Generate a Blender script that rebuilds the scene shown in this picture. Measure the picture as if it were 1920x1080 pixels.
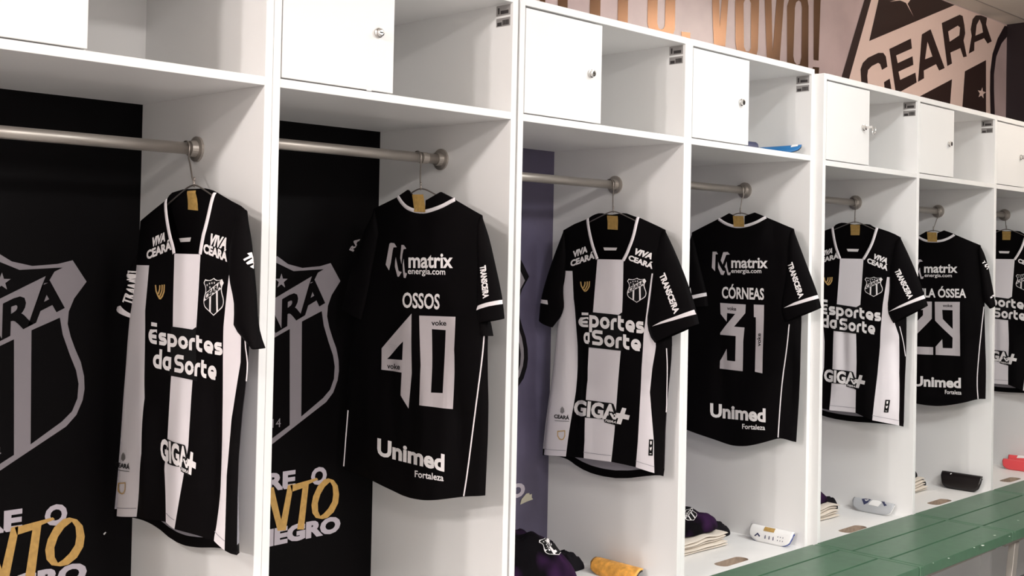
import bpy, bmesh, math, random
from mathutils import Vector, Matrix, noise
from mathutils.geometry import tessellate_polygon

for o in list(bpy.data.objects): bpy.data.objects.remove(o)
SC = bpy.context.scene
COL = SC.collection
Z0 = 1.44                       # eye height above the floor

# ------------------------------------------------------------------ camera
F, YAW, PITCH, ROLL, DIST, CX, CY = 2160.5642, 0.786, 0.0178, 0.0199, 2.0814, -12.1985, -100.8424
_cy, _sy, _cp, _sp = math.cos(YAW), math.sin(YAW), math.cos(PITCH), math.sin(PITCH)
FW = Vector((_sy*_cp, _cy*_cp, _sp)); RI = Vector((_cy, -_sy, 0)); UP = RI.cross(FW)
RI, UP = math.cos(ROLL)*RI + math.sin(ROLL)*UP, -math.sin(ROLL)*RI + math.cos(ROLL)*UP
EYE = Vector((0, -DIST, Z0))
cam_d = bpy.data.cameras.new('camera'); cam = bpy.data.objects.new('camera', cam_d); COL.objects.link(cam)
cam.matrix_world = Matrix(((RI.x, UP.x, -FW.x, EYE.x), (RI.y, UP.y, -FW.y, EYE.y), (RI.z, UP.z, -FW.z, EYE.z), (0, 0, 0, 1)))
cam_d.sensor_width = 36; cam_d.lens = F/1920*36; cam_d.clip_start = 0.05
cam_d.shift_x = -CX/1920; cam_d.shift_y = CY/1920
SC.camera = cam

# ------------------------------------------------------------------ world, exposure, ceiling lamps and added fill panels
w = bpy.data.worlds.new('world'); SC.world = w; w.use_nodes = True
w.node_tree.nodes['Background'].inputs[0].default_value = (1.0, 0.93, 0.9, 1)
w.node_tree.nodes['Background'].inputs[1].default_value = 0.05
SC.view_settings.view_transform = 'Standard'; SC.view_settings.look = 'None'
SC.view_settings.gamma = 1.0; SC.view_settings.use_curve_mapping = False
SC.view_settings.exposure = -0.44
CEIL = 2.812
# x, y, size x, size y, watts, colour
LAMPS = [(3.15, -0.95, 1.0, 24, (0.97, 1.0, 0.99), 'tube', 'above the bench nearest the viewer'),
         (5.50, -0.92, 1.0, 36, (1.0, 0.89, 0.78), 'tube', 'at the far end of the row, warm toned'),
         (-1.40, -1.10, 0.10, 125, (1.0, 0.93, 0.90), 'globe', 'left of the viewer, close to the lockers'),
         (-3.60, -1.10, 0.10, 340, (1.0, 0.93, 0.90), 'globe', 'at the left end of the row along the lockers'),
         (3.20, -2.7, 0.6, 125, (0.98, 1.0, 0.99), 'panel', 'over the open floor on the right'),  # unseen fill, added to brighten seats and side panels on the right
         (1.2, -3.0, 0.6, 122, (1.0, 0.965, 0.94), 'panel', 'behind the viewer on the right'),  # unseen fill, added to lift the middle lockers and their lower panels
         (-0.8, -3.0, 0.6, 78, (1.0, 0.94, 0.91), 'panel', 'behind the viewer on the left')]  # unseen fill, added to lift the lockers on the left

# ------------------------------------------------------------------ helpers
def at(px, py, ax, val):
    """point of the place seen at a pixel of the photograph on the plane coordinate[ax] = val"""
    d = (px-960-CX)/F*RI - (py-540-CY)/F*UP + FW
    return EYE + d*((val-EYE[ax])/d[ax])

def mat(name, col, rough=0.6, metal=0.0, spec=0.5, bump=0.0, bscale=200.0, sheen=0.0, var=0.0, vscale=6.0, coat=0.0):
    m = bpy.data.materials.new(name); m.use_nodes = True
    nt = m.node_tree; b = nt.nodes['Principled BSDF']
    b.inputs['Base Color'].default_value = (*col, 1); b.inputs['Roughness'].default_value = rough
    b.inputs['Metallic'].default_value = metal; b.inputs['Specular IOR Level'].default_value = spec
    b.inputs['Sheen Weight'].default_value = sheen; b.inputs['Coat Weight'].default_value = coat
    tc = nt.nodes.new('ShaderNodeTexCoord')
    if bump:
        n = nt.nodes.new('ShaderNodeTexNoise'); n.inputs['Scale'].default_value = bscale
        nt.links.new(tc.outputs['Object'], n.inputs['Vector'])
        bp = nt.nodes.new('ShaderNodeBump'); bp.inputs['Strength'].default_value = bump; bp.inputs['Distance'].default_value = 0.002
        nt.links.new(n.outputs['Fac'], bp.inputs['Height']); nt.links.new(bp.outputs[0], b.inputs['Normal'])
    if var:
        n = nt.nodes.new('ShaderNodeTexNoise'); n.inputs['Scale'].default_value = vscale; n.inputs['Detail'].default_value = 6
        nt.links.new(tc.outputs['Object'], n.inputs['Vector'])
        r = nt.nodes.new('ShaderNodeValToRGB')
        r.color_ramp.elements[0].position = 0.3; r.color_ramp.elements[1].position = 0.7
        r.color_ramp.elements[0].color = (*[c*(1-var) for c in col], 1); r.color_ramp.elements[1].color = (*[min(1, c*(1+var)) for c in col], 1)
        nt.links.new(n.outputs['Fac'], r.inputs[0]); nt.links.new(r.outputs[0], b.inputs['Base Color'])
    return m

M = {
 'lam': mat('white_laminate', (0.83, 0.82, 0.81), 0.42, bump=0.04, bscale=900),
 'edge': mat('edge_banding', (0.80, 0.775, 0.74), 0.38),
 'mdf': mat('bare_fibreboard', (0.33, 0.25, 0.19), 0.85, bump=0.2, var=0.2, vscale=60),
 'print': mat('black_printed_board', (0.0016, 0.0011, 0.0014), 0.55, spec=0.08),
 'print2': mat('purple_printed_board', (0.095, 0.083, 0.135), 0.4, spec=0.5, var=0.35, vscale=4),
 'pgrey': mat('grey_print', (0.25, 0.225, 0.245), 0.5, spec=0.3),
 'pwhite': mat('pale_print', (0.52, 0.47, 0.52), 0.5, spec=0.3),
 'pgold': mat('gold_print', (0.55, 0.33, 0.10), 0.5, spec=0.3, var=0.12, vscale=90),
 'pblack': mat('black_print', (0.004, 0.003, 0.004), 0.45, spec=0.3),
 'alu': mat('rail_metal', (0.46, 0.42, 0.38), 0.42, metal=0.75),
 'chrome': mat('lock_chrome', (0.62, 0.6, 0.58), 0.22, metal=1.0),
 'dark': mat('dark_slot', (0.02, 0.018, 0.016), 0.6),
 'tag': mat('asset_tag_foil', (0.36, 0.34, 0.33), 0.35, metal=0.4),
 'tagink': mat('asset_tag_ink', (0.03, 0.025, 0.025), 0.5),
 'blk': mat('black_jersey_knit', (0.0020, 0.0014, 0.0018), 0.7, spec=0.07, bump=0.25, bscale=1400),
 'wht': mat('white_jersey_knit', (0.80, 0.755, 0.785), 0.85, spec=0.2, bump=0.2, bscale=1400),
 'lin': mat('grey_jersey_lining', (0.36, 0.34, 0.38), 0.9, spec=0.1),
 'ink': mat('white_flock_print', (0.86, 0.82, 0.82), 0.7, spec=0.25),
 'num': mat('pale_number_print', (0.56, 0.51, 0.53), 0.65, spec=0.3),
 'inkb': mat('black_flock_print', (0.0035, 0.003, 0.0035), 0.7, spec=0.2),
 'trim': mat('white_collar_rib', (0.80, 0.75, 0.77), 0.8, spec=0.2),
 'gold': mat('gold_woven_label', (0.42, 0.26, 0.075), 0.6, bump=0.3, bscale=700, var=0.15, vscale=120),
 'goldink': mat('gold_emblem', (0.60, 0.38, 0.14), 0.5),
 'wire': mat('hanger_wire', (0.35, 0.31, 0.28), 0.35, metal=0.9),
 'green': mat('green_plastic', (0.062, 0.135, 0.08), 0.36, spec=0.55, bump=0.12, bscale=350, var=0.10, vscale=30),
 'chip': mat('paint_chip', (0.7, 0.72, 0.66), 0.7),
 'leg': mat('bench_leg_metal', (0.45, 0.41, 0.37), 0.4, metal=0.5),
 'bronze': mat('bronze_vinyl', (0.15, 0.082, 0.048), 0.27, metal=1.0),
 'wallp': mat('mural_vinyl', (0.44, 0.33, 0.325), 0.30, spec=0.5, var=0.22, vscale=2.4),
 'mural_l': mat('mural_pale', (0.68, 0.51, 0.455), 0.36, spec=0.35),
 'mural_d': mat('mural_brown', (0.026, 0.013, 0.011), 0.42, spec=0.2),
 'mural_k': mat('mural_black', (0.014, 0.007, 0.009), 0.4, spec=0.3),
 'ceil': mat('ceiling_board', (0.84, 0.78, 0.69), 0.9, bump=0.15, bscale=300),
 'floor': mat('floor_vinyl', (0.25, 0.24, 0.235), 0.5, var=0.15, vscale=5),
 'paint': mat('wall_paint', (0.42, 0.41, 0.40), 0.8),
 'cream': mat('cream_cotton', (0.70, 0.63, 0.55), 0.95, spec=0.1, bump=0.35, bscale=500),
 'cotton_blk': mat('black_cotton', (0.006, 0.005, 0.007), 0.9, spec=0.15, bump=0.3, bscale=500),  # the cloth's own black, for socks and shorts
 'purple': mat('purple_black_cotton', (0.011, 0.005, 0.015), 0.85, spec=0.08, bump=0.3, bscale=500, var=0.9, vscale=9),
 'orange': mat('orange_plastic', (0.78, 0.36, 0.07), 0.45, var=0.35, vscale=45),
 'whitep': mat('white_plastic', (0.82, 0.81, 0.80), 0.3),
 'bluep': mat('blue_foam', (0.03, 0.06, 0.30), 0.5),
 'greyp': mat('grey_plastic', (0.45, 0.46, 0.48), 0.35),
 'navy': mat('navy_ink', (0.03, 0.035, 0.09), 0.5),
 'blackp': mat('black_plastic', (0.010, 0.007, 0.007), 0.3),
 'redp': mat('red_plastic', (0.80, 0.09, 0.10), 0.4),
 'skyp': mat('sky_blue_plastic', (0.02, 0.15, 0.38), 0.35),
 'tape': mat('torn_tape', (0.52, 0.49, 0.38), 0.7),
}

def two_tone(m, a, b, scale, lo, hi):
    nt = m.node_tree; r = [n for n in nt.nodes if n.type == 'VALTORGB'][0]; n = [n for n in nt.nodes if n.type == 'TEX_NOISE'][-1]
    n.inputs['Scale'].default_value = scale; n.inputs['Detail'].default_value = 2
    e = r.color_ramp.elements; e[0].position = lo; e[1].position = hi; e[0].color = (*a, 1); e[1].color = (*b, 1)
two_tone(M['purple'], (.0022, .0014, .0024), (.030, .009, .040), 7.0, .50, .66)

class MB:
    """collects verts and faces, builds one mesh object"""
    def __init__(s): s.v = []; s.f = []; s.m = []
    def add(s, vs, fs, mi=0):
        o = len(s.v); s.v += [tuple(v) for v in vs]
        for f in fs: s.f.append(tuple(i+o for i in f)); s.m.append(mi)
    def box(s, x0, x1, y0, y1, z0, z1, mi=0):
        s.add([(x, y, z) for x in (x0, x1) for y in (y0, y1) for z in (z0, z1)],
              [(0, 1, 3, 2), (4, 6, 7, 5), (0, 4, 5, 1), (2, 3, 7, 6), (0, 2, 6, 4), (1, 5, 7, 3)], mi)
    def tube(s, pts, r, n=10, mi=0, cap=True):
        pts = [Vector(p) for p in pts]; rs = r if isinstance(r, (list, tuple)) else [r]*len(pts)
        rings = []; ref = None
        for i, p in enumerate(pts):
            t = (pts[min(i+1, len(pts)-1)] - pts[max(i-1, 0)]).normalized()
            if ref is None: ref = Vector((0, 0, 1)) if abs(t.z) < 0.9 else Vector((1, 0, 0))
            a = (ref - t*ref.dot(t)).normalized(); b = t.cross(a); ref = a
            rings.append([p + rs[i]*(math.cos(k*2*math.pi/n)*a + math.sin(k*2*math.pi/n)*b) for k in range(n)])
        vs = [v for rg in rings for v in rg]; fs = []
        for i in range(len(pts)-1):
            for k in range(n): fs.append((i*n+k, i*n+(k+1) % n, (i+1)*n+(k+1) % n, (i+1)*n+k))
        if cap: fs.append(tuple(reversed(range(n)))); fs.append(tuple(range((len(pts)-1)*n, len(pts)*n)))
        s.add(vs, fs, mi)
    def prism(s, poly, holes, fn, mi=0, side_mi=None):
        """2D outline with holes between two depths; fn(a, b, k) gives the 3D point, k in (0, 1)"""
        loops = [list(poly)] + [list(h) for h in holes]
        flat = [p for l in loops for p in l]
        tri = tessellate_polygon([[Vector((p[0], p[1], 0)) for p in l] for l in loops])
        n = len(flat)
        s.add([fn(p[0], p[1], 0) for p in flat] + [fn(p[0], p[1], 1) for p in flat],
              [tuple(t) for t in tri] + [tuple(i+n for i in reversed(t)) for t in tri], mi)
        for l in loops:
            k = len(l)
            s.add([fn(p[0], p[1], 0) for p in l] + [fn(p[0], p[1], 1) for p in l],
                  [(i, (i+1) % k, k+(i+1) % k, k+i) for i in range(k)], mi if side_mi is None else side_mi)
    def build(s, name, mats, parent=None, smooth=False, bevel=0.0, recalc=True, sub=0):
        me = bpy.data.meshes.new(name); me.from_pydata(s.v, [], s.f)
        for m in (mats if isinstance(mats, (list, tuple)) else [mats]): me.materials.append(M[m])
        for p, mi in zip(me.polygons, s.m): p.material_index = mi; p.use_smooth = smooth
        bm = bmesh.new(); bm.from_mesh(me); bmesh.ops.remove_doubles(bm, verts=bm.verts, dist=1e-5)
        if recalc: bmesh.ops.recalc_face_normals(bm, faces=bm.faces)
        bm.to_mesh(me); bm.free(); me.update()
        o = bpy.data.objects.new(name, me); COL.objects.link(o)
        if bevel:
            b = o.modifiers.new('bevel', 'BEVEL'); b.width = bevel; b.segments = 2; b.limit_method = 'ANGLE'; b.angle_limit = 0.7
        if sub:
            b = o.modifiers.new('sub', 'SUBSURF'); b.levels = b.render_levels = sub
        if parent: hang(o, parent)
        return o

def origin(o):
    t = Vector((0, 0, 0))
    while o is not None: t += o.location; o = o.parent
    return t
def hang(o, parent):
    """parent a mesh whose verts are in world space under an object that is only moved"""
    o.parent = parent; o.location = -origin(parent)
    o.data.transform(Matrix.Translation(o.location)); o.location = (0, 0, 0)
def thing(name, label, cat, loc, group=None):
    o = bpy.data.objects.new(name, None); COL.objects.link(o); o.location = loc; o.empty_display_size = 0.1
    return tag(o, label, cat, group)
def tag(o, label, cat, group=None):
    o['label'] = label; o['category'] = cat
    if group: o['group'] = group
    return o
def copy_tree(o, delta, parent=None):
    c = o.copy(); COL.objects.link(c)
    if parent: c.parent = parent
    else: c.location = Vector(o.location) + Vector(delta)
    for ch in o.children: copy_tree(ch, delta, c)
    return c
def struct(o): o['kind'] = 'structure'; return o

# ------------------------------------------------------------------ flat artwork: polygons and lettering in 2D
_tc = {}
def text2d(s, bold=0.0, shear=0.0, space=1.0):
    """lettering as (verts, faces): x 0..1 over its width, y in cap heights; also the x-height in caps"""
    key = (s, bold, shear, space)
    if key in _tc: return _tc[key]
    def mesh_of(t, bo):
        c = bpy.data.curves.new('t', 'FONT'); c.body = t; c.size = 1; c.offset = bo; c.shear = shear; c.resolution_u = 3
        c.space_character = space
        o = bpy.data.objects.new('t', c); COL.objects.link(o)
        bpy.context.view_layer.update()
        me = bpy.data.meshes.new_from_object(o.evaluated_get(bpy.context.evaluated_depsgraph_get()))
        v = [(a.co.x, a.co.y) for a in me.vertices]; f = [tuple(p.vertices) for p in me.polygons]
        bpy.data.objects.remove(o); bpy.data.curves.remove(c); bpy.data.meshes.remove(me)
        return v, f
    v, f = mesh_of(s, bold); cap = max(p[1] for p in mesh_of('E', 0)[0])
    x0 = min(p[0] for p in v); x1 = max(p[0] for p in v)
    _tc[key] = ([((p[0]-x0)/(x1-x0), p[1]/cap) for p in v], f)
    return _tc[key]
XH = 0.74          # x-height of the lettering in cap heights

def fit(vf, bl, br, tl, ysc=1.0):
    bl, br, tl = Vector(bl), Vector(br), Vector(tl)
    return [tuple(bl + (br-bl)*x + (tl-bl)*(y*ysc)) for x, y in vf[0]], vf[1]
def poly2d(pts, holes=()):
    loops = [list(pts)] + [list(h) for h in holes]
    tri = tessellate_polygon([[Vector((p[0], p[1], 0)) for p in l] for l in loops])
    return [tuple(p) for l in loops for p in l], [tuple(t) for t in tri]
def star2d(cx, cy, r, a0=90, inner=0.4):
    return poly2d([(cx + (r if k % 2 == 0 else r*inner)*math.cos(math.radians(a0+36*k)), cy + (r if k % 2 == 0 else r*inner)*math.sin(math.radians(a0+36*k))) for k in range(10)])
def merge2d(items):
    V, Fs = [], []
    for v, f in items:
        o = len(V); V += v; Fs += [tuple(i+o for i in t) for t in f]
    return V, Fs

# rounded wide stroke letters (x-height 1)
def _arc(cx, cy, rx, ry, a, b, n=10):
    return [(cx+rx*math.cos(math.radians(a+(b-a)*i/n)), cy+ry*math.sin(math.radians(a+(b-a)*i/n))) for i in range(n+1)]
def stroke(pts, wd):
    L, R_ = [], []
    P = []
    for p in pts:
        p = Vector(p)
        if not P or (p-P[-1]).length > 1e-4: P.append(p)
    for i, p in enumerate(P):
        a = (P[i]-P[i-1]) if i else (P[1]-P[0]); b = (P[i+1]-P[i]) if i < len(P)-1 else a
        a = a.normalized(); b = b.normalized(); t = (a+b)
        t = t.normalized() if t.length > 1e-6 else a
        n = Vector((-t.y, t.x)); k = wd/2/max(0.5, n.dot(Vector((-a.y, a.x))))
        L.append(tuple(p+n*k)); R_.append(tuple(p-n*k))
    v = L+R_; m = len(L)
    return v, [(i, i+1, m+i+1, m+i) for i in range(m-1)]
def wide_word(s, wd=0.30):
    """E s p o r t e d a S in fat rounded strokes, x normalised to 0..1, y in x-heights"""
    h = wd/2; X = 0; out = []
    t, b = 1-h, h; m = 0.5
    G = {
     'o': (1.0, [_arc(.5, .5, .35, .35, 0, 360, 20)]),
     'p': (0.98, [[(h, -.42), (h, t), (.5, t)] + _arc(.5, .5, .33, .35, 90, -90) + [(h, b)]]),
     'd': (0.98, [[(.83, 1.42), (.83, b), (.48, b)] + _arc(.48, .5, .33, .35, -90, -270) + [(.83, t)]]),
     'a': (0.95, [[(.80, 1.0), (.80, b)], [(.80, b), (.45, b)] + _arc(.45, .5, .30, .35, -90, -270) + [(.80, t)]]),
     'r': (0.62, [[(h, 0), (h, .62)] + _arc(.42, .55, .27, .30, 180, 90) + [(.60, t)]]),
     't': (0.66, [[(h, 1.26), (h, .42)] + _arc(.45, .42, .30, .27, 180, 270) + [(.62, b)], [(h, t), (.60, t)]]),
     'e': (0.98, [[(.18, .42), (.82, .42)] + _arc(.5, .52, .33, .33, -10, 250, 16) + [(.5, b), (.88, b)]]),
     's': (0.80, [[(.74, t), (.34, t)] + _arc(.34, .675, .19, .175, 90, 270) + [(.50, .5)] + _arc(.50, .325, .19, .175, 90, -90) + [(.06, b)]]),
     'E': (0.92, [[(.86, 1.02), (.42, 1.02)] + _arc(.45, .58, .30, .43, 90, 270) + [(.84, b)], [(.28, 1.52), (.86, 1.52)], [(.2, .58), (.80, .58)]]),
     'S': (1.10, [[(1.02, 1.15), (.45, 1.15)] + _arc(.45, .90, .30, .25, 90, 270) + [(.68, .65)] + _arc(.68, .40, .26, .25, 90, -90) + [(.05, b)]]),
    }
    for c in s:
        if c == ' ': X += .25; continue
        a, st = G[c]
        for q in st: out.append(stroke([(x+X, y) for x, y in q], wd))
        X += a + .10
    v, f = merge2d(out); x0 = min(p[0] for p in v); x1 = max(p[0] for p in v)
    return [((p[0]-x0)/(x1-x0), p[1]) for p in v], f

# the club shield, metres in the size of the locker backdrops (0.438 wide, 0.521 high)
_OUT = [(0.008, -0.016), (0.043, -0.037), (0.09, -0.047), (0.148, -0.042), (0.184, -0.033), (0.219, -0.083), (0.190, -0.122), (0.178, -0.152), (0.176, -0.181),
        (0.184, -0.211), (0.196, -0.241), (0.210, -0.271), (0.219, -0.305), (0.221, -0.335), (0.217, -0.361), (0.203, -0.394), (0.179, -0.419), (0.098, -0.465), (0.0, -0.521)]
OUTLINE = _OUT + [(-x, y) for x, y in reversed(_OUT[1:-1])]
CELLS = [
 [(0.0, -0.032), (0.011, -0.036), (0.061, -0.056), (0.161, -0.050), (0.006, -0.127), (-0.165, -0.213), (-0.161, -0.18), (-0.165, -0.145), (-0.178, -0.115), (-0.200, -0.083), (-0.176, -0.052), (-0.148, -0.057), (-0.061, -0.056), (-0.011, -0.036)],
 [(.157, -.166), (.165, -.206), (.183, -.253), (.199, -.29), (.206, -.322), (.204, -.356), (.192, -.385), (.168, -.407), (.097, -.452), (.092, -.193)],
 [(.053, -.212), (.06, -.472), (0, -.505), (-.06, -.472), (-.053, -.260)],
 [(-.092, -.277), (-.097, -.452), (-.168, -.407), (-.192, -.385), (-.204, -.356), (-.206, -.329)]]
def crest(fine=True, thin=False):
    """[(layer, material slot, (verts, faces))]: slot 0 pale, slot 1 dark"""
    a = [(0, 0, poly2d(OUTLINE)), (1, 1, merge2d([poly2d(c) for c in CELLS])),
         (2, 1, fit(text2d('CEARÁ', 0.035), (-.185, -.312), (.168, -.140), (-.185, -.238)))]
    st = [(.022, -.083, .021), (-.030, -.085, .019), (-.082, -.092, .019), (-.135, -.112, .02), (-.075, -.142, .022)]
    a.append((2, 0, merge2d([star2d(*s) for s in st])))
    if fine: a.append((2, 0, fit(text2d('1914'), (-.030, -.474), (.031, -.474), (-.030, -.451))))
    return a
def crest_mb(place, slots=(0, 1), fine=True, step=None, ds=0.0004, off0=0.0):
    """place(u, v, off) -> 3D"""
    mb = MB()
    for lay, sl, (v, f) in crest(fine):
        decal(mb, v, f, place, off0 + ds*lay, slots[sl], step)
    return mb
def decal(mb, v, f, place, off, mi, step=None, thick=None):
    """lay flat artwork on a surface; cut every `step` so that it follows curves"""
    if step:
        bm = bmesh.new(); bv = [bm.verts.new((p[0], p[1], 0)) for p in v]
        for t in f:
            try: bm.faces.new([bv[i] for i in t])
            except ValueError: pass
        for ax in (0, 1):
            lo = min(p[ax] for p in v); hi = max(p[ax] for p in v); k = math.floor(lo/step)+1
            while k*step < hi:
                co = [0, 0, 0]; no = [0, 0, 0]; co[ax] = k*step; no[ax] = 1
                bmesh.ops.bisect_plane(bm, geom=bm.verts[:]+bm.edges[:]+bm.faces[:], plane_co=co, plane_no=no); k += 1
        bm.verts.index_update()
        v = [(q.co.x, q.co.y) for q in bm.verts]; f = [tuple(q.index for q in t.verts) for t in bm.faces]; bm.free()
    mb.add([place(p[0], p[1], off) for p in v], f, mi)

# ------------------------------------------------------------------ room shell
D = 0.532                       # depth of the lockers
YW = D + 0.013                  # face of the wall behind them
XE, XW, YF = 6.65, -4.6, -3.6
def slab(name, x0, x1, y0, y1, z0, z1, m):
    b = MB(); b.box(x0, x1, y0, y1, z0, z1); return struct(b.build(name, m))
slab('floor', XW-.1, XE+.1, YF-.1, YW+.1, -0.1, 0.0, 'floor')
slab('ceiling', XW-.1, XE+.1, YF-.1, YW+.1, CEIL, CEIL+.1, 'ceil')
wall_back = slab('wall_back', XW-.1, XE+.1, YW, YW+.1, 0, CEIL, 'wallp')
slab('wall_right', XE, XE+.1, YF, YW, 0, CEIL, 'mural_k')
slab('wall_left', XW-.1, XW, YF, YW, 0, CEIL, 'paint')
slab('wall_front', XW-.1, XE+.1, YF-.1, YF, 0, CEIL, 'paint')
tb = MB()
for k in range(7): tb.box(XW, XE, -3.3+k*.62-.004, -3.3+k*.62+.004, CEIL-.0015, CEIL)
struct(tb.build('trim_ceiling', 'leg'))

# ceiling lamps and added fill panels, each with a luminous cover
def lamp_mat(c, wts, area):
    m = bpy.data.materials.new('lamp_cover'); m.use_nodes = True; nt = m.node_tree
    nt.nodes.remove(nt.nodes['Principled BSDF']); e = nt.nodes.new('ShaderNodeEmission')
    e.inputs[0].default_value = (*c, 1); e.inputs[1].default_value = wts/area/math.pi
    nt.links.new(e.outputs[0], nt.nodes['Material Output'].inputs[0]); return m
for i, (x, y, sx, wt, c, kind, where) in enumerate(LAMPS):
    t = thing('ceiling_or_fill_light', {'tube': 'long surface ceiling light ', 'panel': 'added unseen square fill light ', 'globe': 'round globe ceiling light '}[kind] + where, 'ceiling light', (x, y, CEIL))
    b = MB()
    if kind == 'tube':
        b.box(x-sx/2-.02, x+sx/2+.02, y-.085, y+.085, CEIL-.025, CEIL-.0005); b.build('frame', 'paint', t, bevel=.003)
        r = .06; arc = [(y+r*math.cos(math.radians(q)), CEIL-.026+r*1.1*math.sin(math.radians(q))) for q in range(180, 361, 18)]
        b = MB(); b.prism(arc, [], lambda u, v, k: (x-sx/2+sx*k, u, v)); area = sx*math.pi*r*1.05
    elif kind == 'panel':
        for x0, x1, y0, y1 in ((x-sx/2-.03, x+sx/2+.03, y-sx/2-.03, y-sx/2), (x-sx/2-.03, x+sx/2+.03, y+sx/2, y+sx/2+.03), (x-sx/2-.03, x-sx/2, y-sx/2, y+sx/2), (x+sx/2, x+sx/2+.03, y-sx/2, y+sx/2)): b.box(x0, x1, y0, y1, CEIL-.05, CEIL-.0005)
        b.build('frame', 'paint', t)
        b = MB(); b.add([(x-sx/2, y-sx/2, CEIL-.03), (x-sx/2, y+sx/2, CEIL-.03), (x+sx/2, y+sx/2, CEIL-.03), (x+sx/2, y-sx/2, CEIL-.03)], [(0, 1, 2, 3)]); area = sx*sx
    else:
        b.tube([(x, y, CEIL-.0005), (x, y, CEIL-.03)], [sx*.8, sx*.7], 24); b.build('base', 'paint', t)
        b = MB(); zc = CEIL-.03-sx*.7; th = [math.radians(q) for q in range(45, 181, 9)]
        b.tube([(x, y, zc+sx*math.cos(q)) for q in th], [max(.001, sx*math.sin(q)) for q in th], 24); area = 4*math.pi*sx*sx*.85
    o = b.build('diffuser', 'paint', t, smooth=kind == 'globe', recalc=kind != 'panel')
    o.data.materials.clear(); o.data.materials.append(lamp_mat(c, wt, area))

# ------------------------------------------------------------------ mural on the wall above the lockers
def wq(px, py): p = at(px, py, 1, YW); return (p.x, min(p.z, CEIL-.006))
def pw(u, v, off): return (u, YW-.0008-off, v)
c1 = lambda L: [wq(1000+x/3.4286, y/3.4286) if y > -25 else (wq(1000+x/3.4286, 0)[0], 2.70) for x, y in L]
c2 = lambda L: [wq(1540+x/4.1526, y/4.1526) for x, y in L]
lb = MB()
for outer, holes in [
    ([(10, -60), (60, -60), (75, 30), (40, 20)], []),
    ([(150, -90), (215, -90), (218, 70), (155, 60)], []), ([(360, -70), (428, -70), (428, 130), (360, 120)], []),
    ([(540, -70), (605, -70), (605, 160), (540, 150)], []),
    ([(730, -60), (795, -60), (795, 150), (802, 178), (815, 190), (830, 188), (842, 172), (845, 145), (845, -60), (910, -60), (908, 190), (896, 222), (870, 245), (820, 250), (765, 225), (742, 195), (732, 150)], []),
    ([(950, 203), (1008, 210), (1005, 262), (950, 255)], []),
    ([(1125, -40), (1178, -40), (1197, 175), (1228, -40), (1268, -40), (1232, 300), (1158, 285)], []),
    ([(1296, 20), (1310, -40), (1345, -60), (1410, -60), (1440, -30), (1450, 20), (1442, 320), (1420, 400), (1340, 390), (1305, 330), (1298, 270)],
     [[(1350, 20), (1362, -10), (1385, -10), (1397, 20), (1397, 310), (1385, 332), (1365, 330), (1352, 300)]]),
    ([(1472, -40), (1520, -40), (1537, 335), (1576, -40), (1622, -40), (1580, 420), (1500, 400)], []),
    ([(1630, 40), (1645, -10), (1675, -40), (1730, -40), (1760, -10), (1768, 40), (1766, 470), (1630, 430)],
     [[(1680, 50), (1688, 15), (1705, 2), (1720, 15), (1726, 50), (1722, 370), (1712, 412), (1692, 416), (1676, 395), (1670, 360)]]),
    ([(1800, -40), (1848, -40), (1832, 390), (1800, 385)], []), ([(1795, 430), (1836, 434), (1834, 475), (1794, 470)], [])]:
    decal(lb, *poly2d(c1(outer), [c1(h) for h in holes]), pw, 0.0006, 0)
lb.build('mural_lettering', 'bronze', wall_back, recalc=False)
cb = MB()
def mc(lay, sl, outer, *holes): decal(cb, *poly2d(c2(outer), [c2(h) for h in holes]), pw, .0005*lay, sl)
mc(1, 0, [(365, -40), (190, 600), (170, 680), (600, 860), (1335, 1000), (1325, 600), (1345, 440), (1395, 300), (1440, 200), (1330, 150), (1200, 95), (1090, 28), (1000, -20)])
mc(2, 1, [(345, -40), (395, -40), (385, 0), (195, 680), (135, 670)])
mc(2, 1, [(452, -40), (370, 320), (1035, 38), (1060, 28), (960, -12), (900, -40)])
mc(3, 0, [(530, 14), (596, -6), (600, -40), (640, -30), (690, 0), (668, 30), (715, 130), (655, 22), (610, 4)])
mc(2, 1, [(325, 690), (308, 640), (302, 540), (320, 490), (360, 450), (440, 412), (480, 412), (500, 440), (512, 520), (470, 545), (455, 500), (440, 490), (390, 515), (362, 545), (355, 590), (362, 690)])
mc(2, 1, [(485, 640), (530, 612), (545, 710), (490, 690)])
mc(2, 1, [(527, 382), (695, 300), (703, 378), (580, 432), (592, 492), (708, 438), (714, 505), (598, 558), (612, 622), (730, 565), (740, 642), (600, 722), (575, 712)])
mc(2, 1, [(780, 268), (848, 228), (958, 530), (915, 550), (890, 500), (795, 550), (797, 610), (750, 638)], [(824, 325), (862, 440), (805, 462)])
mc(2, 1, [(935, 180), (1075, 115), (1098, 125), (1112, 200), (1118, 260), (1105, 315), (1130, 440), (1103, 447), (1080, 375), (1003, 410), (1015, 495), (978, 515)], [(985, 245), (1060, 200), (1078, 215), (1072, 275), (997, 325)])
mc(2, 1, [(1175, 150), (1200, 120), (1240, 112), (1288, 132), (1280, 190), (1325, 322), (1292, 340), (1265, 298), (1190, 330), (1188, 395), (1145, 418), (1168, 280), (1160, 230)], [(1197, 278), (1207, 195), (1230, 150), (1247, 195), (1256, 252)])
mc(2, 1, [(1015, 617), (995, 880), (755, 755)])
mc(2, 1, [(1115, 555), (1280, 468), (1280, 930), (1092, 880)])
mc(3, 0, star2d(0, 0, 1)[0] and [(1245+34*(1 if k % 2 == 0 else .42)*math.cos(math.radians(-80+36*k)), 725+46*(1 if k % 2 == 0 else .42)*math.sin(math.radians(-80+36*k))) for k in range(10)])
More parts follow.
